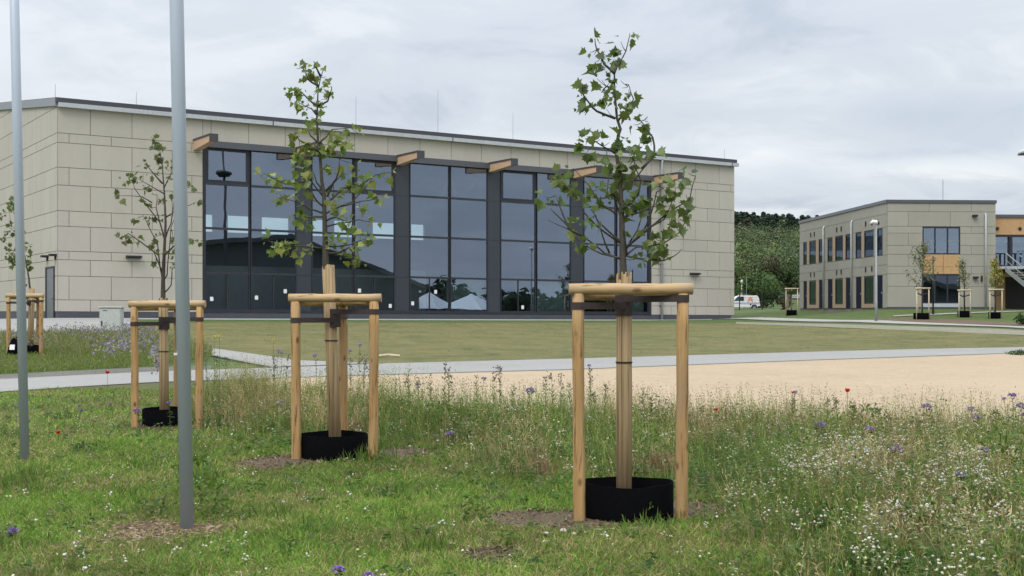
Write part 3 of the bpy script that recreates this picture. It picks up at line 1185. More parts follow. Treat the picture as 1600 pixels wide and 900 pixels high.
def window2(boxf, s0, s1, v0, v1, nbar=1, depth=.12, bars=True, mat_f='frame', glass='glass2', rail=False):
    fr = MB()
    e = .09
    for q in ((s0, s0 + e, v0, v1), (s1 - e, s1, v0, v1), (s0 + e, s1 - e, v0, v0 + e), (s0 + e, s1 - e, v1 - e * 1.4, v1)):
        boxf(fr, *q, -.015, .045)
    for i in range(1, nbar):
        x = s0 + (s1 - s0) * i / nbar
        boxf(fr, x - .05, x + .05, v0 + e, v1 - e * 1.4, -.015, .04)
    o = fr.build('window', M[mat_f], school)
    g_ = MB()
    boxf(g_, s0 + e - .01, s1 - e + .01, v0 + e - .01, v1 - e * 1.4 + .01, .004, .012)
    g_.build('pane', M[glass], o)
    dk = MB()  # dark sheet close behind the glass, an unlit room's shade put into its colour
    boxf(dk, s0 + e - .02, s1 - e + .02, v0 + e - .02, v1 - e + .02, -.014, -.002)
    dk.build('dark_backing', M['dark_int'], o)
    return o


w_ = window2(f2box, *op_f[0], 3, glass='glass3')
for a, b in ((op_f[0][0] + .1, op_f[0][0] + .85), (op_f[0][1] - .9, op_f[0][1] - .1)):
    rl = MB()
    f2box(rl, a, b, 4.62, 4.68, .05, .08)
    rl.build('safety_rail', M['steel'], w_)
window2(f2box, *op_f[2], 3, glass='glass3')
ob = MB()
a, b, c, d_ = op_f[1]
xm = a + (b - a) * .55
for q in ((a, xm - .015, c, c + .48), (xm + .015, b, c, c + .48), (a, xm - .015, c + .5, d_), (xm + .015, b, c + .5, d_)):
    f2box(ob, *q, .0, .042)
ob.build('infill_panel', M['orange'], school)
sl2 = MB()
f2box(sl2, op_f[2][0], op_f[2][1], .05, .305, .041, .07)
sl2.build('sill', M['zinc'], school)
for i, o in enumerate(op_l):
    if o[2] == 0.0:
        dm = MB()
        l2box(dm, o[0] + .05, o[1] - .05, 0, o[3] - .05, -.01, .02)
        dd = dm.build('door', M['navy'], school)
        dm = MB()
        l2box(dm, o[0] + .12, o[0] + .2, 1.0, 1.12, .021, .07)
        dm.build('handle', M['steel'], dd)
    else:
        window2(l2box, *o, 1)
for b in bays:
    for (a1, c1), (a2, c2) in ((b[0], b[1]), (b[1], b[2])):
        lo, hi = s_lf(LX(a2)), s_lf(LX(c1))
        if b is bays[2] and a2 == 622:
            continue
        for v0, v1 in ((3.68, 5.62), (.02, 2.32)):
            tr = MB()
            l2box(tr, lo + .02, hi - .02, v0, v1, .041, .06)
            tr.build('wood_trim', M['ochre_trim'], school)
    tr = MB()
    l2box(tr, s_lf(LX(b[1][1])), s_lf(LX(b[1][0])), .02, .29, .041, .06)
    tr.build('wood_trim', M['ochre_trim'], school)
for px, face in ((1539, 'f'), (LX(232), 'l'), (LX(440), 'l')):
    dm = MB()
    fn, sx = (fr2, s_fr(px)) if face == 'f' else (lf2, s_lf(px))
    dm.tube([fn(sx, -.1, .14), fn(sx, 6.45, .14), fn(sx, 6.6, .03)], .07, 10)
    dm.build('downpipe', M['zinc'], school, True)
for b in bays:
    for vv in (2.62, 5.95):
        for px in (b[1][0] + 12, b[1][1] - 12):
            vm = MB()
            l2box(vm, s_lf(LX(px)) - .09, s_lf(LX(px)) + .09, vv, vv + .35, .041, .09)
            vm.build('vent', M['blackmetal'], school)
for px, vv in ((1522, 6.35), (1523, 2.05)):
    vm = MB()
    f2box(vm, s_fr(px) - .16, s_fr(px) + .16, vv, vv + .14, .041, .3)
    vm.build('wall_light', M['blackmetal'], school)
vm = MB()
f2box(vm, s_fr(1532), s_fr(1534), 1.85, 2.25, .041, .16)
vm.build('wall_box', M['blackmetal'], school)
rm = MB()
rp = fr2(4.6, 7.4, -1.5)
rm.tube([rp, rp + Vector((0, 0, 1.7))], .02, 5)
rm.build('lightning_rod', M['steel'], school)
ch = MB()
ch.frame_box(lf2(10, 7.3, -2), W2 * .5, D2 * .7, Vector((0, 0, .75)))
ch.build('roof_vent', M['steel'], school)

# ochre wing with balcony, and its outside stair
wing = empty('ochre_wing', fr2(LF + .05, 0, -1.2))
tag(wing, 'ochre panelled wing with glazed upper floor and balcony at the right edge', 'building')
WX, WW = LF + .05, 12.0
wm = MB()
f2box(wm, WX, WX + WW, 5.2, 6.42, -9, -1.2)
f2box(wm, WX, WX + WW, -.4, 2.65, -9, -1.6)
wm.build('wall', M['orange'], wing)
wm = MB()
f2box(wm, WX - .0, WX + WW, 6.42, 6.62, -9.05, -1.1)
wm.build('roof_edge', M['anth2'], wing)
for i in range(6):
    a, b = WX + i * 1.65, WX + (i + 1) * 1.65 - .01
    fm, pm = MB(), MB()
    f2box(fm, a, a + .1, 2.9, 5.2, -1.5, -1.22)
    f2box(fm, b - .1, b, 2.9, 5.2, -1.5, -1.22)
    f2box(fm, a + .1, b - .1, 2.9, 3.05, -1.5, -1.22)
    f2box(fm, a + .1, b - .1, 5.05, 5.2, -1.5, -1.22)
    o = fm.build('window', M['frame'], wing)
    f2box(pm, a + .1, b - .1, 3.05, 5.05, -1.42, -1.4)
    pm.build('pane', M['glass3'], o)
    for dx in (.62,):
        vm = MB()
        c = fr2(a + dx, 5.62, -1.2)
        vm.tube([c, c - D2 * .06], .12, 16)
        vm.build('round_vent', M['blackmetal'], wing)
wm = MB()
f2box(wm, WX + .1, WX + WW - .1, 3, 5.1, -9, -8.8)
f2box(wm, WX + .1, WX + WW - .1, 2.66, 2.9, -9, -1.6)
wm.build('interior_back_wall', M['int_wall'], wing)
bl = MB()
f2box(bl, WX - .0, WX + WW, 2.7, 2.88, -1.19, .9)
blo = bl.build('balcony', M['zinc'], wing)
for i in range(5):
    bk_ = MB()
    s = WX + .9 + i * .85
    f2box(bk_, s, s + .16, 2.45, 2.699, -1.0, .7)
    bk_.build('joist', M['anth'], blo)
rl = MB()
f2box(rl, WX + 1.1, WX + WW, 3.92, 4.0, .82, .88)
for i in range(28):
    s = WX + 1.1 + i * .38
    f2box(rl, s, s + .17, 2.881, 3.92, .83, .86)
rl.build('railing', M['bluebar'], blo)
dm = MB()
f2box(dm, WX + 1.4, WX + 2.8, -.1, 2.2, -1.6, -1.55)
dm.build('door', M['dark_int'], wing)

stair = empty('outside_stair', fr2(LF + 2.2, 0, 2.5))
tag(stair, 'grey steel outside stair climbing to the balcony of the ochre wing', 'stair')
nst = 15
p_top = fr2(WX + .15, 2.8, .95)
run = (W2 * .52 - D2 * .85).normalized()
side = Vector((0, 0, 1)).cross(run)
wd = 1.35
ltot = 3.6
p_top = p_top + W2 * .1
tm = MB()
for i in range(nst):
    t = (i + .5) / nst
    c = p_top + run * (t * ltot) - Vector((0, 0, 2.85 * (i + 1) / nst))
    tm.frame_box(c, run * .25, side * wd, Vector((0, 0, .05)))
tm.build('tread', M['steel'], stair)
for sg in (0, wd):
    sm = MB()
    a_ = p_top + side * (sg + (.004 if sg else -.064))
    sm.prism([(0, -.28), (ltot, -3.05), (ltot + .25, -2.85), (0, .05)], a_, run, Vector((0, 0, 1)), side * .06)
    sm.build('stringer', M['steel'], stair)
    hm = MB()
    b_ = p_top + side * sg
    hm.tube([b_ + Vector((0, 0, 1.0)), b_ + run * ltot + Vector((0, 0, -1.85)), b_ + run * (ltot + .2) + Vector((0, 0, -1.85))], .04, 8)
    hm.tube([b_ + Vector((0, 0, .5)), b_ + run * ltot + Vector((0, 0, -2.35))], .02, 6)
    for k in range(5):
        c = b_ + run * (ltot * k / 4) - Vector((0, 0, 2.85 * k / 4))
        hm.tube([c - Vector((0, 0, .1)), c + Vector((0, 0, 1.0))], .025, 6)
    hm.build('handrail', M['steel'], stair)

# ------------------------------------------------------------------ poles, lamps, cabinet, fence, van
for (bx, by), tx, ty0, r, lab in ((P1b, -5.19, 0, .047, 'thinner grey metal flagpole at the left edge of the photo'), (P2b, -2.46, 0, .0495, 'grey metal flagpole rising from a patch of wood chips')):
    z0 = g1(bx, by) - .02
    o = empty('flagpole', (bx, by, z0))
    tag(o, lab, 'flagpole', 'flagpoles')
    lean = (tx - bx) / 4.0
    top_ = 7.5
    mb = MB()
    mb.tube([(bx, by, z0 + .03), (bx + lean * top_ * .5, by, z0 + top_ * .5), (bx + lean * top_, by, z0 + top_)], [r, r * 1.03, r * .95], 28)
    mb.build('shaft', M['pole'], o, True)
    mb = MB()
    mb.tube([(bx, by, z0 - .3), (bx, by, z0 + .028)], r * .8, 16)
    mb.build('ground_sleeve', M['blackmetal'], o)
    mb = MB()
    zc_ = z0 + top_
    mb.tube([(bx + lean * top_, by, zc_ + d) for d in (0.002, .03, .06, .08)], [r * .95, r * 1.1, r * .8, .01], 16)
    mb.build('cap', M['pole'], o)
    if bx > -4:
        mb = MB()
        zc_ = EYE - (553 - HZ) / FPX * by
        xx = bx + lean * (zc_ - z0)
        mb.box(xx - r * 1.3, xx - r * .8, by - .03, by - .012, zc_ - .008, zc_ + .008)
        mb.build('rope_clip', M['white'], o)

# white lamp post in front of the school block
lp = pz(1369, 501, 77)
o = empty('lamp_post', (lp.x, lp.y, g1(lp.x, lp.y)))
tag(o, 'slim pale lamp post with white head in front of the panelled block', 'lamp post')
zb = o.location.z
zt_ = EYE - (349 - HZ) / FPX * 77
mb = MB()
mb.tube([(lp.x, lp.y, zb - .1), (lp.x, lp.y, zb + 1.2), (lp.x, lp.y, zb + 1.25), (lp.x, lp.y, zt_)], [.085, .085, .06, .05], 14)
mb.build('mast', M['steel'], o, True)
mb = MB()
mb.tube([(lp.x + .1, lp.y, zt_ - .02), (lp.x, lp.y, zt_ + .06), (lp.x - .2, lp.y, zt_ + .1), (lp.x - .38, lp.y, zt_ + .0)], [.07, .13, .12, .04], 12)
mb.build('lamp_head', M['white'], o, True)
mb = MB()
mb.box(lp.x + .1, lp.x + .17, lp.y - .1, lp.y + .1, zt_ - .09, zt_ + .11)
mb.build('end_cap', M['blackmetal'], o)
# lamp whose head reaches into the frame at the right edge
lx, ly = 15.05, 36.0
zz = EYE - (240 - HZ) / FPX * ly
o = empty('street_lamp', (lx + .6, ly, g1(lx + .6, ly)))
tag(o, 'street lamp with a flat grey head just entering at the right edge', 'street lamp')
mb = MB()
mb.tube([(lx + .6, ly, g1(lx + .6, ly) - .1), (lx + .6, ly, zz + .02)], [.09, .05], 14)
mb.build('mast', M['steel'], o, True)
mb = MB()
mb.tube([(lx - .82 + x, ly, zz + z) for x, z in ((0, 0), (.12, .05), (.3, .09), (.6, .11), (1.42, .1))], [.02, .07, .09, .09, .05], 12)
mb.build('lamp_head', M['zinc'], o, True)
mb = MB()
mb.box(lx - .8, lx - .1, ly - .09, ly + .09, zz - .045, zz - .02)
mb.build('diffuser', M['frame'], o)
# dark mast in front of the school windows
dpz = pz(1458, 493, 84)
o = empty('dark_mast', (dpz.x, dpz.y, g1(dpz.x, dpz.y)))
tag(o, 'thin dark mast standing before the front windows of the panelled block', 'mast')
mb = MB()
mb.tube([(dpz.x, dpz.y, g1(dpz.x, dpz.y) - .1), (dpz.x, dpz.y, EYE - (398 - HZ) / FPX * 82)], [.06, .045], 10)
mb.build('shaft', M['blackmetal'], o, True)
mb = MB()
mb.tube([(dpz.x, dpz.y, g1(dpz.x, dpz.y) - .05), (dpz.x, dpz.y, g1(dpz.x, dpz.y) + .25)], .09, 10)
mb.build('base', M['blackmetal'], o)

# utility cabinet
cx, cy = pz(172, 500, 50).x, 50.0
cz = g1(cx, cy)
ct = EYE - (481 - HZ) / FPX * 50
o = empty('utility_cabinet', (cx, cy, cz))
tag(o, 'pale grey utility cabinet standing among purple flowers by the hall', 'cabinet')
mb = MB()
mb.box(cx - .42, cx + .42, cy, cy + .4, cz + .12, ct)
mb.build('body', M['cabinet'], o, bevel=.015)
mb = MB()
mb.box(cx - .46, cx + .46, cy - .04, cy + .44, ct + .001, ct + .05)
mb.build('lid', M['cabinet'], o, bevel=.01)
mb = MB()
mb.box(cx - .44, cx + .44, cy - .02, cy + .42, cz - .2, cz + .119)
mb.build('base', M['kerb'], o)
mb = MB()
mb.box(cx - .39, cx + .39, cy - .015, cy - .001, cz + .16, ct - .05)
d_o = mb.build('door', M['cabinet'], o)
mb = MB()
mb.box(cx - .34, cx - .30, cy - .04, cy - .016, cz + .35, cz + .55)
mb.build('lock', M['blackmetal'], d_o)
mb = MB()
mb.box(cx - .28, cx - .12, cy - .02, cy - .0155, ct - .12, ct - .09)
mb.build('vent', M['anth'], d_o)

# mesh fence beyond the hall
fd = 140.0
fx0, fx1 = pz(1120, 0, fd).x, pz(1262, 0, fd).x
o = empty('mesh_fence', ((fx0 + fx1) / 2, fd, g1((fx0 + fx1) / 2, fd)))
tag(o, 'dark wire mesh fence between the hall and the panelled block', 'fence')
npan = 4
for i in range(npan + 1):
    x = fx0 + (fx1 - fx0) * i / npan
    z = g1(x, fd)
    mb = MB()
    mb.box(x - .05, x + .05, fd - .05, fd + .05, z - .1, z + 2.2)
    mb.build('post', M['blackmetal'], o)
for i in range(npan):
    a, b = fx0 + (fx1 - fx0) * i / npan, fx0 + (fx1 - fx0) * (i + 1) / npan
    z = g1((a + b) / 2, fd)
    mb = MB()
    for k in range(int((b - a) / .12)):
        x = a + .06 + k * .12
        mb.box(x - .006, x + .006, fd - .02, fd - .01, z, z + 2.1)
    for k in range(9):
        mb.box(a + .05, b - .05, fd - .01, fd + .005, z + .05 + k * .25, z + .075 + k * .25)
    mb.build('mesh_panel', M['blackmetal'], o)

# van
vd = 160.0
vx1 = pz(1188, 0, vd).x
vz0 = EYE - (484.3 - HZ) / FPX * vd
vl, vh, vw = 4.6, 1.86, 1.8
van = empty('panel_van', (vx1 - vl / 2, vd, vz0))
tag(van, 'white van with an orange emblem parked behind the hall corner', 'van')
# profile: rear at right (x = vl)
prof = [(0, .32), (.05, .75), (.55, .98), (1.1, 1.05), (1.75, 1.72), (2.1, 1.84), (3.0, 1.86), (4.2, 1.80), (4.42, 1.55), (4.56, .95), (4.6, .45), (4.52, .30)]
arch = lambda c: [(c + .38 * math.cos(t), .30 + .38 * math.sin(t)) for t in [math.pi * k / 8 for k in range(9)]]
low = arch(3.85) + arch(.9)
poly = prof + low
mb = MB()
ox = Vector((vx1 - vl, vd, vz0))
mb.prism(poly, ox, Vector((1, 0, 0)), Vector((0, 0, 1)), Vector((0, vw, 0)))
body = mb.build('body', M['white'], van, bevel=.05)


def vq(name, pts, m, off, parent):
    mb_ = MB()
    mb_.prism(pts, ox + Vector((0, -off - .012, 0)), Vector((1, 0, 0)), Vector((0, 0, 1)), Vector((0, .012, 0)))
    return mb_.build(name, m, parent)


vq('side_window', [(1.25, 1.12), (1.95, 1.12), (1.95, 1.66), (1.75, 1.66)], M['glass2'], .002, body)
vq('side_window', [(2.05, 1.12), (2.55, 1.12), (2.55, 1.66), (2.05, 1.66)], M['dark_int'], .002, body)
vq('stripe', [(.2, .80), (4.5, .80), (4.52, .88), (.2, .88)], M['logo_blue'], .002, body)
for dz in (0, .26):
    vq('emblem', [(2.95, 1.0 + dz), (3.1, .98 + dz), (3.35, 1.22 + dz), (3.6, .98 + dz), (3.75, 1.0 + dz), (3.35, 1.42 + dz)], M['logo_orange'], .004, body)
vq('emblem', [(3.25, .68), (3.38, .56), (3.51, .68), (3.38, .80)], M['frame'], .018, body)
vq('tail_light', [(4.46, .9), (4.53, .9), (4.45, 1.3), (4.40, 1.3)], M['logo_orange'], .004, body)
vq('bumper', [(4.25, .3), (4.5, .3), (4.58, .5), (4.3, .5)], M['rubber'], .004, body)
for c in (.9, 3.85):
    mb = MB()
    w0 = ox + Vector((c, .03, .31))
    mb.tube([w0, w0 + Vector((0, .2, 0))], .31, 24)
    wo = mb.build('wheel', M['rubber'], van)
    mb = MB()
    mb.tube([w0 - Vector((0, .012, 0)), w0 + Vector((0, .05, 0))], .18, 20)
    mb.build('rim', M['steel'], wo)

# white marker post and thin dark mast behind the fence
for px, y0, y1, d, r, m, nm, lab, cat in ((1159, 450, 438, 200, .12, 'white', 'marker_post', 'short white marker post on the slope behind the van', 'post'), (1166.5, 462, 431, 180, .07, 'steel', 'thin_mast', 'thin grey mast right of the white marker post', 'mast')):
    a, b = pz(px, y0, d), pz(px, y1, d)
    zg_ = min(a.z, g1(a.x, a.y)) - .3
    mb = MB()
    mb.tube([(a.x, a.y, zg_), (b.x, b.y, b.z)], r * .6, 8)
    if m == 'white':
        mb.tube([(a.x, a.y, b.z - .6), (a.x, a.y, b.z + .1)], .16, 10)
    tag(mb.build(nm, M[m]), lab, cat)


# ------------------------------------------------------------------ blades and leaves (numpy)
def norm(a):
    return a / np.maximum(np.linalg.norm(a, axis=-1, keepdims=True), 1e-9)


class Blades:
    """many thin tapering leaves; each keeps its own colour"""

    def __init__(self):
        self.V, self.C, self.n = [], [], 0

    def add(self, P, D, L, W, C, curl=0.3, curlv=None, N=None):
        P, D = np.asarray(P, float), norm(np.asarray(D, float))
        n = len(P)
        if n == 0:
            return
        L = np.broadcast_to(np.asarray(L, float), (n,))[:, None]
        W = np.broadcast_to(np.asarray(W, float), (n,))[:, None]
        r = norm(rng.normal(size=(n, 3)))
        S_ = norm(np.cross(D, r if N is None else N))
        up = np.array([0, 0, -1.0]) if curlv is None else curlv
        cu = np.broadcast_to(np.asarray(curl, float), (n,))[:, None]
        mid = P + D * L * .55 + up * L * cu * .2
        tip = P + D * L + up * L * cu * .75
        self.V.append(np.stack([P - S_ * W * .35, P + S_ * W * .35, mid + S_ * W * .5, mid - S_ * W * .5, tip], 1).reshape(-1, 3))
        self.C.append(np.repeat(np.broadcast_to(C, (n, 3)), 5, axis=0))
        self.n += n

    def build(self, name, m, parent=None):
        V, C = np.concatenate(self.V), np.concatenate(self.C)
        i = np.arange(self.n) * 5
        return np_object(name, V, [np.stack([i, i + 1, i + 2, i + 3], -1), np.stack([i + 3, i + 2, i + 4], -1)], m, C, parent)


LEAF2 = np.array([(0, 0), (.16, -.04), (.34, .10), (.55, .12), (.42, .30), (.62, .52), (.36, .52), (.30, .66), (.16, .66), (0, 1.0),
                  (-.16, .66), (-.30, .66), (-.36, .52), (-.62, .52), (-.42, .30), (-.55, .12), (-.34, .10), (-.16, -.04)])


class Leaves:
    """lobed leaves with a fold along the midrib"""

    def __init__(self):
        self.V, self.C, self.k = [], [], 0

    def add(self, P, D, N, L, C):
        n = len(P)
        if n == 0:
            return
        D = norm(np.asarray(D, float))
        N = np.asarray(N, float)
        S_ = norm(np.cross(D, N))
        N = np.cross(S_, D)
        L = np.broadcast_to(np.asarray(L, float), (n,))[:, None, None]
        pts = np.vstack([[(0, .42)], LEAF2])
        fold = rng.uniform(.05, .9, (n, 1, 1))
        droop = rng.uniform(-.2, .7, (n, 1, 1))
        x, y = pts[None, :, :1], pts[None, :, 1:]
        V = np.asarray(P)[:, None] + (S_[:, None] * x + D[:, None] * y + N[:, None] * (fold * np.abs(x) - droop * y * y)) * L
        self.V.append(V.reshape(-1, 3))
        self.C.append(np.repeat(C, len(pts), axis=0))
        self.k += n

    def build(self, name, m, parent):
        m_ = len(LEAF2)
        base = np.arange(self.k)[:, None] * (m_ + 1)
        tri = np.stack([np.zeros(m_, int), np.arange(1, m_ + 1), np.r_[np.arange(2, m_ + 1), 1]], -1)
        f = (base[:, :, None] + tri[None]).reshape(-1, 3)
        return np_object(name, np.concatenate(self.V), [f], m, np.concatenate(self.C), parent)


def green_var(n, base, var=.25, warm=.15):
    k = rng.uniform(1 - var, 1 + var, (n, 1))
    c = np.array(base)[None] * k
    c[:, 0] *= rng.uniform(1 - warm, 1 + warm * 2, n)
    return np.clip(c, 0.002, 1)


# ------------------------------------------------------------------ staked young trees
def support(name, posts, zrail, label, group, r=.048, ring=None, strapz=(1.64, 1.69), trunk=None, railr=.043, mats=('wood', 'wood_rail')):
    """posts: three (x, y); zrail: rail centre height above the datum 0"""
    cx_ = sum(p[0] for p in posts) / 3
    cy_ = sum(p[1] for p in posts) / 3
    o = empty(name, (cx_, cy_, g1(cx_, cy_)))
    tag(o, label, 'tree support', group)
    for i, (x, y) in enumerate(posts):
        z0 = g1(x, y)
        mb = MB()
        tx_, ty_ = x + (cx_ - x) * .0, y
        hs = np.linspace(0, 1, 9)
        zt_ = zrail - railr * .8
        lx_ = (x - cx_) * .03
        mb.tube([(x + lx_ * t + random.uniform(-.002, .002), y, z0 - .3 + (zt_ - z0 + .3) * t) for t in hs], [r * random.uniform(.97, 1.04) * (1.03 - .06 * t) for t in hs], 18, rough=.028)
        mb.build('post', M[mats[0]], o, True)
    for i in range(3):
        a, b = posts[i], posts[(i + 1) % 3]
        va = Vector((a[0] * 1.0 + (a[0] - cx_) * .03, a[1], zrail - (.03 if i else 0) - i * .006))
        vb = Vector((b[0] + (b[0] - cx_) * .03, b[1], zrail - (.03 if i else 0) - i * .006))
        dv = (vb - va).normalized()
        e0, e1 = ((.07, .075), (-.03, .05), (.05, -.03))[i]
        va, vb = va - dv * e0, vb + dv * e1
        mb = MB()
        # built along local x so that the grain follows it, then turned
        ln = (vb - va).length
        mb.tube([(ln * t, 0, random.uniform(-.002, .002)) for t in np.linspace(0, 1, 9)], [railr * random.uniform(.96, 1.05) for _ in range(9)], 18, rough=.03)
        ro = mb.build('rail', M[mats[1]], None, False)
        ro.parent = o
        ro.location = va - o.location
        ro.rotation_euler = (random.uniform(-.3, .3), -math.asin((vb.z - va.z) / ln), math.atan2(vb.y - va.y, vb.x - va.x))
        for p_ in ro.data.polygons:
            p_.use_smooth = len(p_.vertices) == 4
    if trunk:
        for (x, y), z in zip(posts, (strapz[0], strapz[1], (strapz[0] + strapz[1]) / 2 + .0)):
            lx_ = (x - cx_) * .028
            mb = MB()
            zs = z
            hw = .027
            p_, t_ = Vector((x + lx_, y, zs)), Vector((trunk[0], trunk[1], zs))
            dv = (t_ - p_).normalized()
            sd = Vector((-dv.y, dv.x, 0))
            mb.tube([(p_.x, p_.y, zs - hw), (p_.x, p_.y, zs + hw)], r * 1.09, 18)
            for sg in (-1, 1):
                q = p_ + sd * sg * r * 1.0
                e = t_ + sd * sg * trunk[2] * .95
                mb.frame_box(q - Vector((0, 0, hw * .95)), e - q, Vector((0, 0, hw * 1.9)), sd * sg * .004)
            mb.build('strap', M['strap'], o)
        mb = MB()
        mb.tube([(trunk[0], trunk[1], strapz[0] - .075), (trunk[0], trunk[1], strapz[1] + .03)], trunk[2] * 1.08, 20)
        mb.build('strap_wrap', M['strap'], o)
    return o


def watering_ring(c, rx, ry, z0, z1, label, group):
    mb = MB()
    n = 40
    ph = random.uniform(0, 6)
    rim = lambda k: z1 + .006 * math.sin(2 * k * 2 * math.pi / n + ph) + .003 * math.sin(5 * k * 2 * math.pi / n)
    V, Fc = [], []
    for k in range(n):
        a = 2 * math.pi * k / n
        w = 1 + .008 * math.sin(3 * a + ph)
        x, y = c[0] + rx * w * math.cos(a), c[1] + ry * w * math.sin(a)
        zb_ = min(g1(x, y) - .06, z1 - .1)
        V += [(x, y, zb_), (x, y, rim(k)), (c[0] + (rx * w - .012) * math.cos(a), c[1] + (ry * w - .012) * math.sin(a), rim(k)), (c[0] + (rx * w - .012) * math.cos(a), c[1] + (ry * w - .012) * math.sin(a), zb_)]
    for k in range(n):
        a, b = k * 4, ((k + 1) % n) * 4
        for j in range(3):
            Fc.append((a + j, b + j, b + j + 1, a + j + 1))
    mb.add(V, Fc)
    o = mb.build('watering_ring', M['black'], None, True)
    return tag(o, label, 'watering ring', group)


def lerp_px(pts, px0):
    return pts


def young_tree(name, label, d, trunk, branches, clusters, leaf, lsize, zwrap, wrap_r, wrap_px, wrap_b, tr0, spread, base_col, tie=None, lightcol=None, depth=.45, group='young staked trees on the meadow'):
    """trunk, branches, clusters are points of the photo at distance d; depth adds a real spread towards and away"""
    bx = (wrap_b[0] - 800) / FPX * d
    o = empty(name, (bx, d, g1(bx, d)))
    tag(o, label, 'tree', group)
    top = trunk[-1][1]
    mb = MB()
    tp = [pz(x, y, d) for x, y in trunk]
    start = Vector((bx, d, g1(bx, d) - .1))
    pts = [start] + tp
    n = len(pts)
    hs_ = [max(0.0, (p.z - tp[0].z) / max(.1, tp[-1].z - tp[0].z)) for p in pts]
    rad = [tr0 * (1.0 - .9 * h_ ** .75) for h_ in hs_]
    mb.tube(pts, rad, 12, rough=.04)
    leafpos = []
    for bi, br in enumerate(branches):
        sgn = random.uniform(-1, 1)
        L = len(br)
        q = []
        base = br[0]
        for i, (x, y) in enumerate(br):
            p = pz(x, y, d)
            ext = math.hypot(x - base[0], y - base[1]) / FPX * d
            dy = sgn * depth * ext + random.uniform(-.01, .01)
            p.y += dy
            p.x *= p.y / d            # follows its own line of growth
            p.z = EYE + (p.z - EYE) * p.y / d
            q.append(p)
        r0 = tr0 * random.uniform(.27, .38)
        # smooth the polyline
        sm = []
        for i in range(L - 1):
            for t in (0, .5):
                sm.append(q[i].lerp(q[i + 1], t) + (Vector((random.uniform(-.006, .006), 0, random.uniform(-.006, .006))) if t else Vector()))
        sm.append(q[-1])
        mb.tube(sm, [r0 * (1 - .72 * i / (len(sm) - 1)) for i in range(len(sm))], 7)
        leafpos += [(p, (q[-1] - q[0]).normalized()) for p in sm[len(sm) // 2:]]
    tw = MB()
    lv = Leaves()
    Pn, Dn, Nn, Ln = [], [], [], []
    nodes = [p for p, _ in leafpos] + tp
    for (x, y, cnt) in clusters:
        c = pz(x, y, d)
        # take the depth of the nearest twig so that the leaves hang on it
        near = min(nodes, key=lambda p: (p.x - c.x) ** 2 + (p.z - c.z) ** 2)
        c.y = near.y + random.uniform(-.05, .05)
        k = c.y / d
        c.x, c.z = c.x * k, EYE + (c.z - EYE) * k
        if (near - c).length > .03:
            mid = near.lerp(c, .5) + Vector((random.uniform(-.01, .01), 0, -.01))
            mb.tube([near, mid, c], [tr0 * .12, tr0 * .09, tr0 * .05], 5)
        for q_ in range(int(cnt * 1.6 + .5)):
            small = q_ >= cnt
            a = random.uniform(0, 2 * math.pi)
            out = Vector((math.cos(a), random.uniform(-.8, .8), math.sin(a) * .8 - .25)).normalized()
            p = c + out * random.uniform(.01, spread)
            Pn.append(p)
            Dn.append(out + Vector((-.25, 0, -.1)))
            Nn.append(Vector((random.uniform(-.6, .6), random.uniform(-1, -.1) if random.random() < .6 else random.uniform(.1, .8), random.uniform(.2, 1))))
            Ln.append(lsize * (random.uniform(.3, .55) if small else random.uniform(.6, 1.2)))
    colr = green_var(len(Pn), base_col, .35, .2)
    if lightcol is not None:
        pick = rng.random(len(Pn)) < .36
        colr[pick] = green_var(int(pick.sum()), lightcol, .25, .1)
    lv.add(np.array([tuple(p) for p in Pn]), np.array([tuple(p) for p in Dn]), np.array([tuple(p) for p in Nn]), np.array(Ln), colr)
    mb.build('trunk', M['bark'], o, True)
    lv.build('crown', M['leaf'], o)
    # reed mat round the trunk
    wt, wb = pz(*wrap_px, d), Vector((bx, d, g1(bx, d) - .02))
    mb = MB()
    nr = 32
    for k in range(nr):
        a = 2 * math.pi * k / nr
        dx, dy = math.cos(a) * wrap_r * .88, math.sin(a) * wrap_r * .88
        jz = random.uniform(-.035, .01) - (.05 if k % 11 > 7 else 0)
        mb.tube([(wb.x + dx, wb.y + dy, wb.z), ((wb.x + wt.x) / 2 + dx * 1.02, d + dy * 1.02, (wb.z + wt.z) / 2), (wt.x + dx, wt.y + dy, wt.z + jz)], wrap_r * random.uniform(.08, .145), 6)
    mb.tube([(wb.x, wb.y, wb.z), (wt.x, wt.y, wt.z - .05)], wrap_r * .86, 20)
    wo = mb.build('trunk_wrap', M['reed'], o, True)
    if tie:
        t = (EYE - (tie - HZ) / FPX * d - wb.z) / (wt.z - wb.z)
        c = wb.lerp(wt, t)
        mb = MB()
        mb.tube([(c.x, c.y, c.z - .006), (c.x, c.y, c.z + .006)], wrap_r * 1.08, 20)
        mb.build('wire_tie', M['blackmetal'], wo)
    return o


def cv(L, ox_, oy_, s):
    return [(ox_ + x / s, oy_ + y / s) for x, y in L]


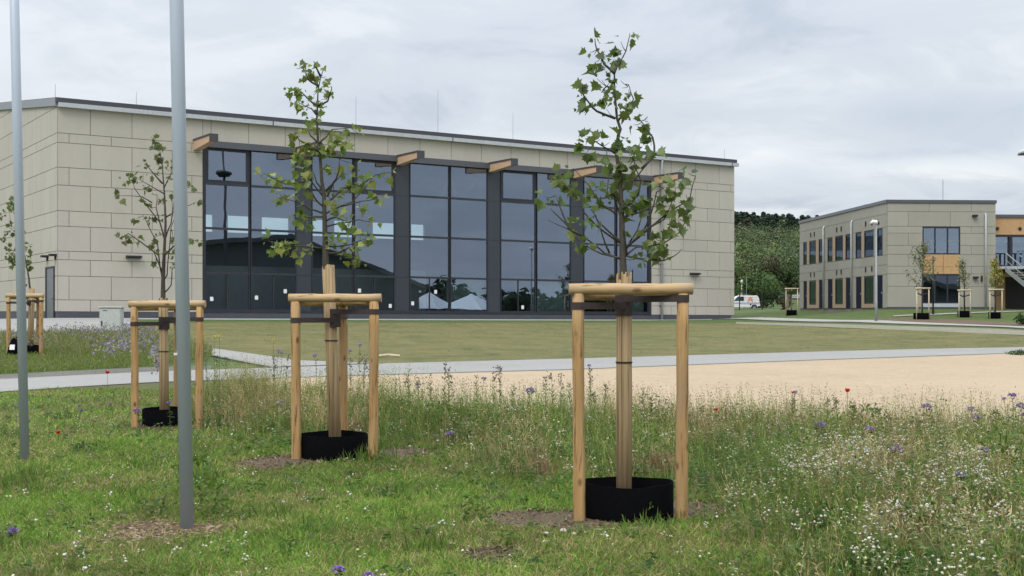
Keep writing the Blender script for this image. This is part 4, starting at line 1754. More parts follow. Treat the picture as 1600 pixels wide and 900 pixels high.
# tree 1 (right of the middle)
tr1 = [(974, 430), (973, 405), (972, 360), (971, 315), (969, 287), (966, 259), (962.5, 235), (966, 212), (969.5, 202), (964, 185), (960, 140), (960, 112), (970, 95), (978, 80), (984, 55)]
c6 = lambda L: cv(L, 840, 240, 5.327)
c5 = lambda L: cv(L, 800, 40, 4.0)
br1 = [c6(b) for b in ([(720, 890), (560, 830), (380, 690), (280, 640), (90, 555)], [(380, 690), (280, 640), (190, 540), (105, 455)], [(700, 870), (600, 850), (480, 810), (370, 760), (310, 690)],
       [(690, 745), (580, 670), (470, 580), (370, 470), (350, 400), (255, 300)], [(690, 745), (640, 690), (500, 560), (440, 460)], [(665, 510), (540, 430), (470, 340), (430, 270), (300, 125)],
       [(740, 830), (715, 600), (640, 380), (580, 320), (605, 130)], [(735, 780), (920, 630), (1090, 490), (1265, 385), (1315, 185)], [(735, 790), (920, 620), (1050, 550), (1100, 450), (1140, 330)],
       [(860, 680), (930, 540), (990, 320), (1050, 290)], [(735, 850), (820, 780), (1060, 740), (1200, 640), (1260, 480)], [(735, 850), (900, 880), (1050, 890), (1140, 850), (1200, 795)],
       [(720, 530), (850, 490), (960, 440), (1010, 430)], [(735, 800), (830, 640), (900, 410)], [(700, 480), (840, 340), (860, 220), (800, 50)], [(680, 330), (780, 240), (860, 150), (975, 20)],
       [(690, 400), (620, 330), (560, 370), (500, 380)], [(600, 830), (540, 680), (500, 580)], [(280, 640), (200, 480), (150, 350)])]
br1 += [c5(b) for b in ([(645, 580), (530, 535), (480, 480), (440, 420), (445, 370)], [(660, 600), (740, 510), (760, 460), (730, 370)], [(640, 300), (575, 240), (530, 150), (518, 80)],
        [(648, 800), (560, 750), (490, 700)], [(810, 895), (890, 810), (880, 700), (840, 640), (790, 575)], [(640, 400), (590, 380), (560, 420)], [(640, 300), (680, 220), (700, 190)])]
cl6 = [(180, 200, 6), (200, 150, 3), (60, 360, 4), (150, 440, 1), (230, 250, 4), (340, 330, 4), (310, 585, 4), (320, 720, 4), (410, 740, 3), (460, 540, 4), (490, 410, 3), (500, 300, 4), (530, 350, 3), (650, 260, 3), (640, 90, 4), (710, 180, 4),
       (770, 150, 4), (760, 100, 3), (820, 250, 2), (690, 320, 3), (800, 420, 7), (850, 440, 4), (760, 400, 3), (900, 350, 4), (1000, 230, 3), (930, 240, 2), (1130, 300, 4), (1090, 360, 4), (1080, 430, 4), (1150, 270, 3), (1235, 340, 2), (1250, 160, 3),
       (1245, 440, 2), (1200, 490, 4), (1180, 540, 3), (1150, 610, 4), (1100, 640, 4), (1030, 700, 3), (950, 680, 3), (930, 720, 2), (740, 700, 2), (680, 610, 2), (880, 840, 3), (840, 870, 3), (1040, 780, 4), (1060, 820, 3), (920, 760, 1), (360, 350, 2), (290, 340, 3), (590, 370, 2)]
cl5 = [(515, 95, 2), (485, 165, 2), (515, 180, 1), (520, 230, 3), (550, 280, 2), (640, 210, 3), (690, 185, 2), (610, 190, 1), (670, 250, 2), (600, 270, 3), (560, 340, 4), (530, 330, 2), (620, 340, 3), (560, 410, 3), (610, 430, 2), (620, 480, 3), (640, 490, 2),
       (680, 345, 1), (690, 390, 2), (730, 400, 1), (740, 465, 2), (700, 520, 2), (730, 540, 1), (590, 520, 1), (410, 345, 1), (465, 405, 2), (430, 440, 3), (430, 495, 2), (495, 485, 2), (520, 510, 1), (465, 690, 3), (460, 745, 3), (465, 795, 3), (550, 710, 2), (610, 730, 2),
       (680, 720, 4), (680, 780, 5), (740, 750, 4), (730, 800, 3), (640, 880, 5), (700, 860, 3), (775, 565, 1), (760, 620, 2), (830, 605, 3), (800, 705, 2), (860, 690, 3), (870, 750, 1), (900, 785, 3), (680, 100, 1), (735, 45, 2), (690, 125, 1)]
clus1 = [(840 + x / 5.327, 240 + y / 5.327, n) for x, y, n in cl6] + [(800 + x / 4, 40 + y / 4, n) for x, y, n in cl5]
young_tree('plane_tree', 'tallest young tree with large lobed leaves, staked right of the centre', T1[1], tr1, br1, [(a_, b_, max(1, int(c_ * (.75 if b_ < 190 else .95) + .5))) for a_, b_, c_ in clus1], None, .082, None, .061, (975, 427), (975, 790), .030, .062, (0.058, 0.10, 0.018), tie=566, lightcol=(0.16, 0.21, 0.07))
# tree 2 (in front of the glazing)
tr2 = [(509, 415), (508, 373), (507, 336), (506, 303), (503, 285), (501, 255), (497, 222), (495, 185), (497, 141), (501, 121), (507, 104)]
c8 = lambda L: cv(L, 400, 260, 5.293)
c7 = lambda L: cv(L, 380, 80, 4.092)
br2 = [c8(b) for b in ([(560, 220), (500, 130), (460, 20)], [(550, 240), (470, 140), (410, 60)], [(580, 200), (660, 110), (690, 20), (690, -60)], [(590, 250), (640, 140), (720, 60)], [(575, 390), (700, 330), (800, 290), (930, 150), (980, 80)],
       [(560, 390), (440, 350), (370, 310), (220, 260)], [(700, 330), (860, 290), (990, 270)], [(570, 660), (690, 660), (800, 640), (900, 600)], [(560, 680), (400, 660), (230, 650), (130, 620)], [(580, 720), (690, 710), (770, 670), (830, 750)],
       [(560, 330), (500, 280), (400, 130), (240, 145), (60, 60)], [(570, 420), (430, 420), (340, 410)], [(590, 300), (720, 180), (860, 160), (990, 70), (1110, 50)], [(575, 500), (700, 470), (850, 440), (970, 460)], [(575, 450), (660, 420), (740, 450)])]
br2 += [c7(b) for b in ([(480, 590), (430, 540), (410, 500)], [(485, 590), (530, 550), (570, 500), (690, 490)], [(485, 640), (420, 600), (360, 570), (330, 525)], [(475, 350), (420, 310), (375, 265), (300, 245)], [(480, 345), (540, 320), (560, 260), (565, 225)],
        [(480, 220), (440, 200), (415, 180), (390, 120), (370, 100)], [(470, 400), (440, 370), (350, 325)], [(495, 160), (470, 110), (450, 90)])]
cl8 = [(60, 60, 3), (130, 80, 4), (170, 110, 4), (240, 145, 4), (280, 150, 2), (380, 40, 5), (340, 20, 3), (400, 130, 4), (430, 180, 4), (190, 210, 2), (230, 290, 4), (300, 280, 4), (340, 340, 3), (350, 410, 4), (420, 450, 4), (300, 430, 3), (100, 615, 3), (180, 670, 4), (230, 660, 3),
       (270, 660, 3), (320, 650, 4), (350, 740, 3), (420, 710, 3), (440, 670, 2), (150, 680, 2), (640, 620, 4), (650, 50, 3), (760, 60, 4), (800, 150, 5), (830, 180, 4), (860, 160, 3), (910, 100, 3), (910, 140, 2), (990, 70, 2), (1110, 50, 3), (1020, 240, 5), (860, 340, 3), (680, 330, 3), (690, 370, 3),
       (650, 280, 2), (720, 440, 3), (760, 470, 4), (790, 490, 2), (970, 460, 3), (910, 570, 5), (930, 620, 3), (850, 620, 4), (760, 610, 4), (720, 750, 4), (840, 770, 4), (810, 730, 4), (870, 790, 2), (600, 250, 2), (650, 220, 2), (600, 600, 2), (610, 640, 2), (700, 300, 2)]
cl7 = [(375, 90, 2), (340, 110, 1), (465, 150, 3), (415, 180, 3), (450, 90, 2), (505, 95, 2), (530, 160, 1), (300, 245, 3), (340, 245, 1), (375, 265, 1), (405, 295, 2), (350, 325, 2), (370, 310, 1), (390, 355, 2), (435, 360, 3), (450, 280, 1), (505, 225, 2), (520, 265, 3), (550, 270, 2), (555, 225, 1), (500, 310, 2),
       (515, 375, 3), (430, 420, 3), (440, 455, 3), (500, 490, 2), (330, 525, 3), (345, 570, 2), (360, 605, 2), (690, 490, 3), (740, 525, 1), (570, 560, 5), (600, 580, 5), (540, 600, 4), (470, 620, 5), (640, 600, 4), (660, 640, 3), (500, 640, 4), (430, 640, 5), (400, 680, 4), (350, 710, 5), (730, 720, 3), (450, 600, 4), (600, 630, 3)]
clus2 = [(400 + x / 5.293, 260 + y / 5.293, n) for x, y, n in cl8] + [(380 + x / 4.092, 80 + y / 4.092, n) for x, y, n in cl7]
young_tree('plane_tree', 'light green young tree staked in front of the glazed facade', T2[1], tr2, br2, clus2, None, .088, None, .066, (513, 414), (525, 690), .036, .066, (0.125, 0.18, 0.026), tie=532, lightcol=(0.24, 0.29, 0.08))
# tree 3 (behind the big flagpole)
c3 = lambda L: cv(L, 160, 200, 3.217)
tr3 = c3([(305, 860), (305, 770), (312, 600), (318, 480), (312, 330), (300, 180), (285, 90)])
br3 = [c3(b) for b in ([(303, 770), (288, 690), (278, 590), (230, 490), (205, 440)], [(305, 770), (325, 740), (330, 660), (345, 500), (375, 420)], [(312, 560), (285, 460), (270, 400), (275, 335)], [(285, 470), (215, 380), (160, 300), (150, 250)],
       [(310, 330), (240, 290), (165, 245)], [(285, 640), (190, 570), (130, 530), (95, 550)], [(303, 280), (250, 220), (215, 180)], [(310, 300), (345, 230), (350, 180)], [(310, 830), (345, 790), (350, 710), (370, 690)], [(318, 550), (345, 480), (360, 360), (370, 320), (460, 290)],
       [(250, 375), (200, 345), (85, 340)], [(312, 640), (400, 560), (470, 565)], [(318, 450), (400, 400), (475, 372)], [(303, 730), (270, 650), (260, 610)])]
cl3 = [(270, 65, 3), (285, 95, 3), (300, 90, 2), (265, 115, 2), (285, 145, 4), (300, 150, 2), (210, 185, 3), (205, 230, 1), (270, 240, 3), (345, 185, 3), (305, 205, 2), (340, 265, 2), (370, 210, 2), (140, 250, 3), (165, 240, 2), (185, 275, 2), (100, 270, 1), (205, 300, 3), (245, 330, 2), (85, 335, 2), (80, 360, 2),
       (220, 375, 3), (215, 390, 2), (300, 375, 3), (340, 330, 2), (240, 465, 4), (290, 450, 2), (250, 455, 2), (170, 455, 4), (280, 545, 3), (265, 580, 2), (160, 555, 2), (155, 575, 2), (100, 565, 2), (95, 545, 1), (135, 530, 2), (260, 635, 2), (255, 610, 1), (345, 640, 4), (335, 630, 2), (360, 535, 2), (345, 545, 1), (370, 575, 2), (265, 675, 1), (270, 705, 1), (355, 700, 2),
       (460, 290, 3), (475, 372, 2), (460, 555, 2), (475, 575, 1)]
clus3 = [(160 + x / 3.217, 200 + y / 3.217, n) for x, y, n in cl3]
young_tree('plane_tree', 'sparse young tree half behind the bigger flagpole', T3[1], tr3, br3, clus3, None, .082, None, .062, (255, 466), (257, 640), .034, .05, (0.058, 0.07, 0.022), tie=549, lightcol=(0.11, 0.125, 0.04))
# tree 4 (behind the left flagpole)
c4 = lambda L: cv(L, 0, 280, 3.1)
tr4 = c4([(146, 540), (140, 480), (125, 400), (110, 320), (95, 230), (80, 150), (60, 90)])
br4 = [c4(b) for b in ([(130, 430), (90, 390), (50, 330), (10, 290)], [(112, 330), (80, 250), (50, 215), (45, 160), (15, 165)], [(135, 460), (150, 400), (145, 320)], [(95, 220), (60, 150), (45, 110)], [(120, 380), (80, 340), (40, 350)], [(110, 320), (135, 330), (130, 340)])]
cl4 = [(45, 110, 5), (20, 165, 5), (50, 155, 4), (45, 215, 5), (60, 250, 5), (15, 295, 5), (40, 330, 5), (60, 345, 4), (40, 370, 5), (60, 380, 5), (50, 405, 5), (85, 400, 5), (145, 320, 4), (130, 345, 4), (140, 380, 4), (150, 412, 4), (130, 440, 3), (60, 130, 4), (75, 390, 4), (95, 260, 4), (100, 330, 4), (30, 260, 3), (90, 180, 3), (5, 180, 3), (85, 120, 3), (135, 500, 2)]
clus4 = [(x / 3.1, 280 + y / 3.1, n) for x, y, n in cl4]
young_tree('plane_tree', 'small young tree behind the thinner flagpole beside the hall corner', T4[1], tr4, br4, clus4, None, .125, None, .08, (50, 450), (47, 545), .03, .09, (0.07, 0.10, 0.025), lightcol=(0.14, 0.16, 0.05))

SG = 'wooden three-post tree supports'
support('tree_support', [(.515, 9.75), (1.29, 9.75), (.93, 10.42)], 1.772, 'nearest wooden three-post tree support, around the tallest young tree', SG, .0455, strapz=(1.645, 1.70), trunk=(.872, 9.98, .064), railr=.043)
support('tree_support', [(-2.255, 13.4), (-1.455, 13.4), (-1.86, 14.1)], 1.743, 'wooden tree support in front of the glazing, second from the right', SG, .05, strapz=(1.51, 1.60), trunk=(-1.90, 13.65, .069), railr=.045)
support('tree_support', [(-4.93, 16.75), (-4.10, 16.75), (-4.55, 17.4)], 1.70, 'wooden tree support partly hidden by the bigger flagpole', SG, .048, strapz=(1.44, 1.50), trunk=(-4.62, 17.0, .066), railr=.046)
support('tree_support', [(-14.15, 36.0), (-13.25, 36.0), (-13.62, 36.8)], 2.05, 'wooden tree support behind the thinner flagpole at the left edge', SG, .058, strapz=(1.85, 1.9), trunk=(-13.7, 36.4, .085), railr=.06)
WG = 'black watering rings around the tree trunks'
watering_ring((T1[0] + .03, T1[1] - .02), .352, .34, 0, EYE - (752 - HZ) / FPX * 9.98, 'black watering ring between the nearest support posts', WG)
watering_ring((T2[0] - .05, T2[1] - .0), .375, .37, 0, EYE - (678 - HZ) / FPX * 13.65, 'black watering ring at the foot of the light green tree', WG)
watering_ring((T3[0] + .02, T3[1]), .3, .3, 0, EYE - (638 - HZ) / FPX * 17.0, 'black watering ring half covered by weeds behind the bigger flagpole', WG)
watering_ring((T4[0] + .15, T4[1]), .36, .36, 0, g1(*T4) + .3, 'low black watering ring behind the thinner flagpole', WG)
# soil in the rings
for c in (T1, T2, T3):
    disc('soil', c, .3, .3, M['soil'], 0.05, wob=.02)
# black bag with a pale label on the fourth tree's ring
bx, by = T4[0] + .02, 35.75
bz = g1(bx, by)
o = empty('irrigation_bag', (bx, by, bz))
tag(o, 'slumped black watering bag with a white label beside the left flagpole', 'bag')
mb = MB()
mb.tube([(bx, by, bz + z) for z in (0, .15, .35, .5, .55)], [.24, .25, .18, .12, .03], 14, rough=.08)
mb.build('body', M['black'], o, True)
mb = MB()
mb.frame_box((bx - .1, by - .245, bz + .2), (.14, 0, 0), (0, .03, .14), (0, -.008, 0))
mb.build('label', M['paper'], o)


# small staked trees near the school block
def far_tree(px, py, d, crown, col_, label, post_n=4, ctop=None, cw=None, halfw=None, rng_seed=1, bed=None):
    random.seed(rng_seed)
    x = (px - 800) / FPX * d
    z = g1(x, d)
    k = d / FPX
    o = empty('young_tree', (x, d, z))
    tag(o, label, 'tree', 'small staked trees before the panelled block')
    zt_ = EYE - (ctop - HZ) * k
    mb = MB()
    lean = random.uniform(-.2, .2)
    top = Vector((x + lean, d, zt_ - .1))
    mb.tube([(x, d, z - .1), (x, d, z + 1.9), (x + lean * .5, d, (z + 1.9 + zt_) / 2), top], [.05, .04, .03, .01], 8)
    lvl = Blades()
    c0 = z + 1.9
    nb = 26
    for i in range(nb):
        t = i / nb
        zz_ = c0 + (zt_ - c0) * (t * .92)
        a = random.uniform(0, 6.28)
        w = cw * k * (1 - t) ** .55 * random.uniform(.5, 1)
        p0 = Vector((x + lean * t, d, zz_))
        p1 = p0 + Vector((math.cos(a) * w, math.sin(a) * w, w * .9))
        mb.tube([p0, p0.lerp(p1, .5) + Vector((0, 0, -.03)), p1], [.014, .01, .005], 5)
        for j in range(crown):
            q = p0.lerp(p1, random.uniform(.25, 1.05)) + Vector((random.gauss(0, .1), random.gauss(0, .1), random.gauss(0, .1)))
            lvl.add([tuple(q)], [(random.gauss(0, 1), random.gauss(0, 1), random.gauss(-.2, .6))], .13, .075, green_var(1, col_, .4, .2), .4)
    mb.build('trunk', M['bark'], o, True)
    lvl.build('crown', M['tint'], o)
    return o


def far_support(px, py, d, w_px, top_px, label, n=4):
    x = (px - 800) / FPX * d
    k = d / FPX
    hw = w_px * k / 2
    z = g1(x, d)
    o = empty('stake_support', (x, d, z))
    tag(o, label, 'tree support', 'pale stake supports around the small far trees')
    zr = EYE - (top_px - HZ) * k
    posts = [(x - hw, d - hw * .6), (x + hw, d - hw * .6), (x + hw * .35, d + hw), (x - hw * .35, d + hw * .9)]
    for a, b in posts:
        mb = MB()
        mb.tube([(a, b, z - .2), (a, b, zr - .05)], .04, 8)
        mb.build('post', M['wood_far'], o, True)
    for i in range(4):
        a, b = Vector((*posts[i], zr - i * .01)), Vector((*posts[(i + 1) % 4], zr - i * .01))
        e = (b - a).normalized() * .1
        mb = MB()
        mb.tube([a - e, b + e], .045, 8)
        mb.build('rail', M['wood_far'], o, True)
    for a, b in posts[:3]:
        mb = MB()
        p, q = Vector((a, b, zr - .28)), Vector((x, d, zr - .42))
        mb.tube([p, q], .035, 6)
        mb.build('strap', M['strap'], o)
    return o


for (px, py, d, crown, c_, top_, cw, lab, slab, spx_, stop, sw) in (
        (1441, 498, 79, 24, (0.17, 0.20, 0.095), 376, 34, 'largest of the small staked trees, left of the dark mast', 'pale stake support under the largest small tree', 1440, 450.5, 19),
        (1507, 495, 82.5, 10, (0.18, 0.20, 0.095), 402, 16, 'thinnest small staked tree, right of the dark mast', 'pale stake support around the thinnest small tree', 1505.5, 453.5, 18),
        (1555, 496, 81, 20, (0.29, 0.30, 0.07), 402, 15, 'yellow leaved small staked tree before the outside stair', 'pale stake support around the yellow leaved tree', 1554, 452.5, 19)):
    far_tree(px, py, d, crown, c_, lab, ctop=top_, cw=cw, rng_seed=px)
    far_support(spx_, py, d, sw, stop, slab)
far_support(1236, 491, 96, 18, 451, 'pale stake support standing alone between hall and panelled block')
# the stunted plant in that support
x, d = (1236 - 800) / FPX * 96, 96.0
o = empty('sapling', (x, d, g1(x, d)))
tag(o, 'stunted green sapling inside the lone stake support', 'tree')
mb = MB()
mb.tube([(x, d, g1(x, d) - .1), (x + .02, d, g1(x, d) + 1.75)], [.035, .02], 7)
mb.build('trunk', M['bark'], o)
bl_ = Blades()
P = rng.normal(size=(160, 3)) * np.array([.22, .2, .07]) + np.array([x, d, EYE - (456.5 - HZ) * 96 / FPX])
bl_.add(P, rng.normal(size=(160, 3)), .14, .08, green_var(160, (.06, .1, .03)), .3)
bl_.build('crown', M['tint'], o)
for (px, d, w, nm) in ((1440, 79, .5, 0), (1505.5, 82.5, .38, 1), (1554, 81, .38, 2), (1236, 96, .42, 3)):
    x = (px - 800) / FPX * d
    watering_ring((x, d), w, w * .8, 0, g1(x, d) + .36, ['black watering ring under the largest small tree', 'black watering ring under the thinnest small tree', 'black watering ring under the yellow leaved tree', 'black watering ring in the lone stake support'][nm], 'black watering rings under the far trees')


# ------------------------------------------------------------------ bushes, wood and hill
def leaf_ball(bl, c, r, n, col_, size, squash=.8, var=.35):
    """leaf clumps spread through the volume of a lumpy crown"""
    lobes = [(np.array(c) + rng.normal(size=3) * np.array([r, r, r * squash]) * .45, r * rng.uniform(.4, .7)) for _ in range(7)]
    k = rng.integers(0, len(lobes), n)
    C = np.array([l[0] for l in lobes])[k]
    Rr = np.array([l[1] for l in lobes])[k]
    u = norm(rng.normal(size=(n, 3)))
    rad = (rng.random(n) ** .25)
    P = C + u * (Rr * rad)[:, None] * np.array([1, 1, squash])
    tone = np.repeat(rng.uniform(.75, 1.25, len(lobes))[k][:, None], 3, 1)
    # leaf clumps lie like shingles on their lobe, so that each lobe takes the light as a volume
    N = norm(u * np.array([1, 1, 1.1]) + np.array([0, 0, .25]) + rng.normal(size=(n, 3)) * .38)
    T = np.cross(N, rng.normal(size=(n, 3)))
    bl.add(P, T, rng.uniform(.6, 1.3, n) * size, rng.uniform(.6, 1.1, n) * size * .8, green_var(n, col_, var * .5, .12) * tone, .15, N=N)


def bush(px, py, d, w_px, h_px, col_, label, n=900, size=.3, name='bush', cat='bush'):
    x, k = (px - 800) / FPX * d, d / FPX
    z = g1(x, d)
    w, h = w_px * k, h_px * k
    o = empty(name, (x, d, z))
    tag(o, label, cat)
    bl = Blades()
    for _ in range(3):
        leaf_ball(bl, (x + random.uniform(-.2, .2) * w, d, z + h * .5), w * .5, n // 3, col_, size, min(1.4, h / w))
    bl.build('foliage', M['tint'], o)
    mb = MB()
    for i in range(4):
        mb.tube([(x + random.uniform(-.05, .05) * w, d, z - .1), (x + random.uniform(-.25, .25) * w, d, z + h * .6)], [.06 * min(1, w / 2), .02], 6)
    mb.build('stem', M['bark'], o)
    return o


bush(1189, 0, 185, 60, 58, (.065, .12, .03), 'rounded green tree at the foot of the wooded hill', 4200, .42, 'broad_tree', 'tree')
bush(1225, 0, 135, 14, 16, (.075, .05, .03), 'small reddish brown shrub left of the lone stake support', 300, .2)
bush(1597, 0, 72, 16, 17, (.04, .08, .02), 'low green shrub at the right edge beside the upper path', 400, .12)
bush(1598, 0, 42.5, 40, 7, (.05, .085, .025), 'low weedy plant on the corner of the sand plaza', 500, .06, 'weed_clump', 'plant')


# the hill: terrain rising behind the fence, seen between the two buildings
def hz_(X, Y):
    t = np.clip((Y - 178) / 400, 0, 1)
    s = t * t * (3 - 2 * t)
    return gz(np.clip(X, -110, 125), np.minimum(Y, 250)) - .6 + s * (25 + 2.5 * np.sin(X * .012 + 1) + 1.5 * np.sin(X * .031))


hx = np.linspace(-120, 480, 40)
hy = np.linspace(176, 720, 44)
tag(grid_sheet('hill', hx, hy, M['green'], 0.0, hz_), kind='structure')
bl = Blades()
cnt = 0
for it in range(1650):
    dense = it < 1350
    Y = rng.uniform(262, 620)
    X = Y * (rng.uniform(.155, .29) if dense else rng.uniform(.10, .52))
    z = float(hz_(np.array([X]), np.array([Y]))[0])
    r = rng.uniform(2.0, 4.0)
    far = Y > 430
    tone = rng.uniform(.7, 1.3)
    if far and rng.random() < .88:                     # conifers along the ridge
        n = 520
        t = rng.random(n) ** .9
        h = rng.uniform(8, 12.5)
        a = rng.uniform(0, 6.28, n)
        rr = (1 - t) * 2.6 * rng.uniform(.3, 1, n)
        P = np.stack([X + rr * np.cos(a), Y + rr * np.sin(a), z + 1 + t * h], -1)
        D = np.stack([np.cos(a), np.sin(a), np.full(n, -.25)], -1)
        bl.add(P, D, .95, .6, green_var(n, (.034, .054, .034), .2, .1) * tone, .2, N=np.stack([np.cos(a), np.sin(a), np.full(n, .8)], -1) + rng.normal(size=(n, 3)) * .3)
    else:
        base = np.array([(.075, .118, .045), (.092, .14, .048), (.062, .10, .046), (.11, .14, .06), (.10, .08, .055)][rng.choice(5, p=[.3, .3, .2, .18, .02])]) * tone
        leaf_ball(bl, (X, Y, z + r * 1.25), r, 620 if dense else 260, base, .42 if dense else .9, 1.15)
wood = bl.build('hill_forest', M['forest'])
tag(wood, 'dense green wood covering the far hillside', 'forest', kind='stuff')
# a grey road edge line and meadow at the foot of the hill
strip('hill_track', [(10, 236), (80, 238), (150, 238)], [(10, 248), (80, 250), (150, 250)], M['asphalt'], .25, 60, 6, zfun=hz_)

# what the glass mirrors: a big dark gabled building, two white marquees and a tree line behind the camera
def refl(px, t):
    k = (px - 800) / FPX
    u = upx(px)
    p = A3 + UDIR * u
    dv = Vector((k, 1, 0))
    nn = -NIN
    r = dv - nn * (2 * dv.dot(nn))
    return p + r * t, p.y + t


ga, da = refl(452, 62)
g0, d0 = refl(250, 62)
ge, de = refl(655, 62)
barn = empty('gabled_building', (ga.x, ga.y, 0))
tag(barn, 'big dark gabled building mirrored in the left glass panes', 'building')
hh = lambda y, dd: EYE - (y - HZ) / FPX * dd
ax = (ge - g0)
axl = ax.length
ax.normalize()
pr = Vector((ax.y, -ax.x, 0))
if pr.y > 0:
    pr = -pr
zbase = g1(ga.x, ga.y) - 1
tg = (ga - g0).dot(ax)
mb = MB()
mb.prism([(0, zbase), (axl, zbase), (axl, 4.2), (tg, hh(372, da)), (0, hh(390, d0))], Vector((g0.x, g0.y, 0)), ax, Vector((0, 0, 1)), pr * 25)
mb.build('wall', M['barn'], barn)
mb = MB()
mb.prism([(-1, hh(390, d0) - .3), (tg, hh(372, da)), (axl + 1, 3.9), (axl + 1, 4.4), (tg, hh(372, da) + .5), (-1, hh(390, d0) + .2)], Vector((g0.x, g0.y, 0)) - pr * .8, ax, Vector((0, 0, 1)), pr * 26.6)
mb.build('roof', M['barn'], barn)
fm_, dm_ = refl(351.5, 57)
zm = lambda y: hh(y, dm_)
mast = empty('floodlight_mast', (fm_.x, fm_.y, g1(fm_.x, fm_.y)))
tag(mast, 'tall slim mast with a round dark head mirrored in the leftmost pane', 'mast')
mb = MB()
mb.tube([(fm_.x, fm_.y, g1(fm_.x, fm_.y) - .2), (fm_.x, fm_.y, zm(236))], [.2, .1], 12)
mb.build('shaft', M['anth'], mast, True)
mb = MB()
mb.tube([(fm_.x, fm_.y, zm(y_)) for y_ in (267, 268, 271, 276, 277)], [.2, .75, .85, .5, .1], 24)
mb.build('lamp_head', M['blackmetal'], mast)
for px, w in ((672, 5), (735, 6)):
    c, dd = refl(px, 75)
    zt_, z0 = hh(457, dd), g1(c.x, c.y)
    o = empty('marquee', (c.x, c.y, z0))
    tag(o, 'white marquee with a %s roof mirrored in the ground floor glass' % ('pointed' if px == 672 else 'wide low'), 'marquee', 'white marquees')
    mb = MB()
    h0 = z0 + 1.7
    mb.add([(c.x - w / 2, c.y - w / 2, h0), (c.x + w / 2, c.y - w / 2, h0), (c.x + w / 2, c.y + w / 2, h0), (c.x - w / 2, c.y + w / 2, h0), (c.x, c.y, zt_)], [(0, 1, 4), (1, 2, 4), (2, 3, 4), (3, 0, 4), (3, 2, 1, 0)])
    mb.build('canopy', M['white'], o)
    for sx in (-1, 1):
        for sy in (-1, 1):
            mb = MB()
            mb.tube([(c.x + sx * (w / 2 - .1), c.y + sy * (w / 2 - .1), z0 - .1), (c.x + sx * (w / 2 - .1), c.y + sy * (w / 2 - .1), h0)], .05, 6)
            mb.build('leg', M['white'], o)
bl = Blades()
for i in range(70):
    px = rng.uniform(560, 1120)
    c, dd = refl(px, rng.uniform(135, 200))
    r = rng.uniform(2.2, 4.2)
    leaf_ball(bl, (c.x, c.y, 0.5 + r * .7), r, 120, (.03, .045, .02), 1.3, .9)
tag(bl.build('tree_line', M['forest']), 'low line of dark trees mirrored in the hall glass', 'trees', kind='stuff')

# ------------------------------------------------------------------ meadow
def in_patch(x, y, grow=1.0):
    m_ = np.zeros(len(x), bool)
    for a, b, rx, ry in [(T1[0], T1[1], .40, .38), (T2[0], T2[1], .41, .4), (T3[0], T3[1], .33, .33)]:
        m_ |= ((x - a) / rx) ** 2 + ((y - b) / ry) ** 2 < 1
    for a, b, rx, ry in patches[:4] + patches[5:]:
        m_ |= (((x - a) / (rx * .85)) ** 2 + ((y - b) / (ry * .85)) ** 2 < grow) & (rng.random(len(x)) < .9)
    m_ |= rng.random(len(x)) * .9 > (((x + 2.55) / .50) ** 2 + ((y - 9.35) / .60) ** 2) ** 1.2 - .12 + .5 * (vnoise(x, y, .22, 71) - .5)
    return m_


MF = np.array(G(meadow_far))


def edge_y(x):
    return np.interp(x, MF[:, 0], MF[:, 1])


def vnoise(x, y, s, seed):
    """smooth value noise for patches in the meadow"""
    r_ = np.random.default_rng(seed)
    T = r_.random((64, 64))
    X, Y = x / s + 100, y / s + 100
    i, j = np.floor(X).astype(int), np.floor(Y).astype(int)
    fx, fy = X - i, Y - j
    fx, fy = fx * fx * (3 - 2 * fx), fy * fy * (3 - 2 * fy)
    g_ = lambda a, b: T[a % 64, b % 64]
    return (g_(i, j) * (1 - fx) + g_(i + 1, j) * fx) * (1 - fy) + (g_(i, j + 1) * (1 - fx) + g_(i + 1, j + 1) * fx) * fy


def tallness(x, y):
    """0 mown .. 1 wild: wild along the far edge and over the right"""
    e = edge_y(x)
    back = np.clip((y - (e - 4.6 - .8 * np.sin(x * 1.3))) / 2.6, 0, 1) * np.clip((x + 6.2) / 2.0, 0, 1)
    right = np.clip((x - (.95 + .05 * (y - 7))) / 1.3, 0, 1) * np.clip((y - 5.5) / 1.5, 0, 1)
    mid = np.clip((y - 11.0) / 2.0, 0, 1) * np.clip((x + 1.2) / 1.5, 0, 1) * .75
    return np.clip(np.maximum(np.maximum(back, right), mid) + .25 * (vnoise(x, y, .8, 3) - .5), 0, 1)


def sample(n, ymin=6.2, ymax=23.0):
    """points over the meadow inside the view with a margin, evenly per area"""
    y = np.sqrt(rng.uniform(ymin ** 2, ymax ** 2, n))
    x = y * rng.uniform(-.56, .66, n)
    k = (y < edge_y(x) - .05) & ~in_patch(x, y)
    return x[k], y[k]


def mix3(n, cols, p):
    k = rng.choice(len(cols), n, p=p)
    return np.array(cols)[k]


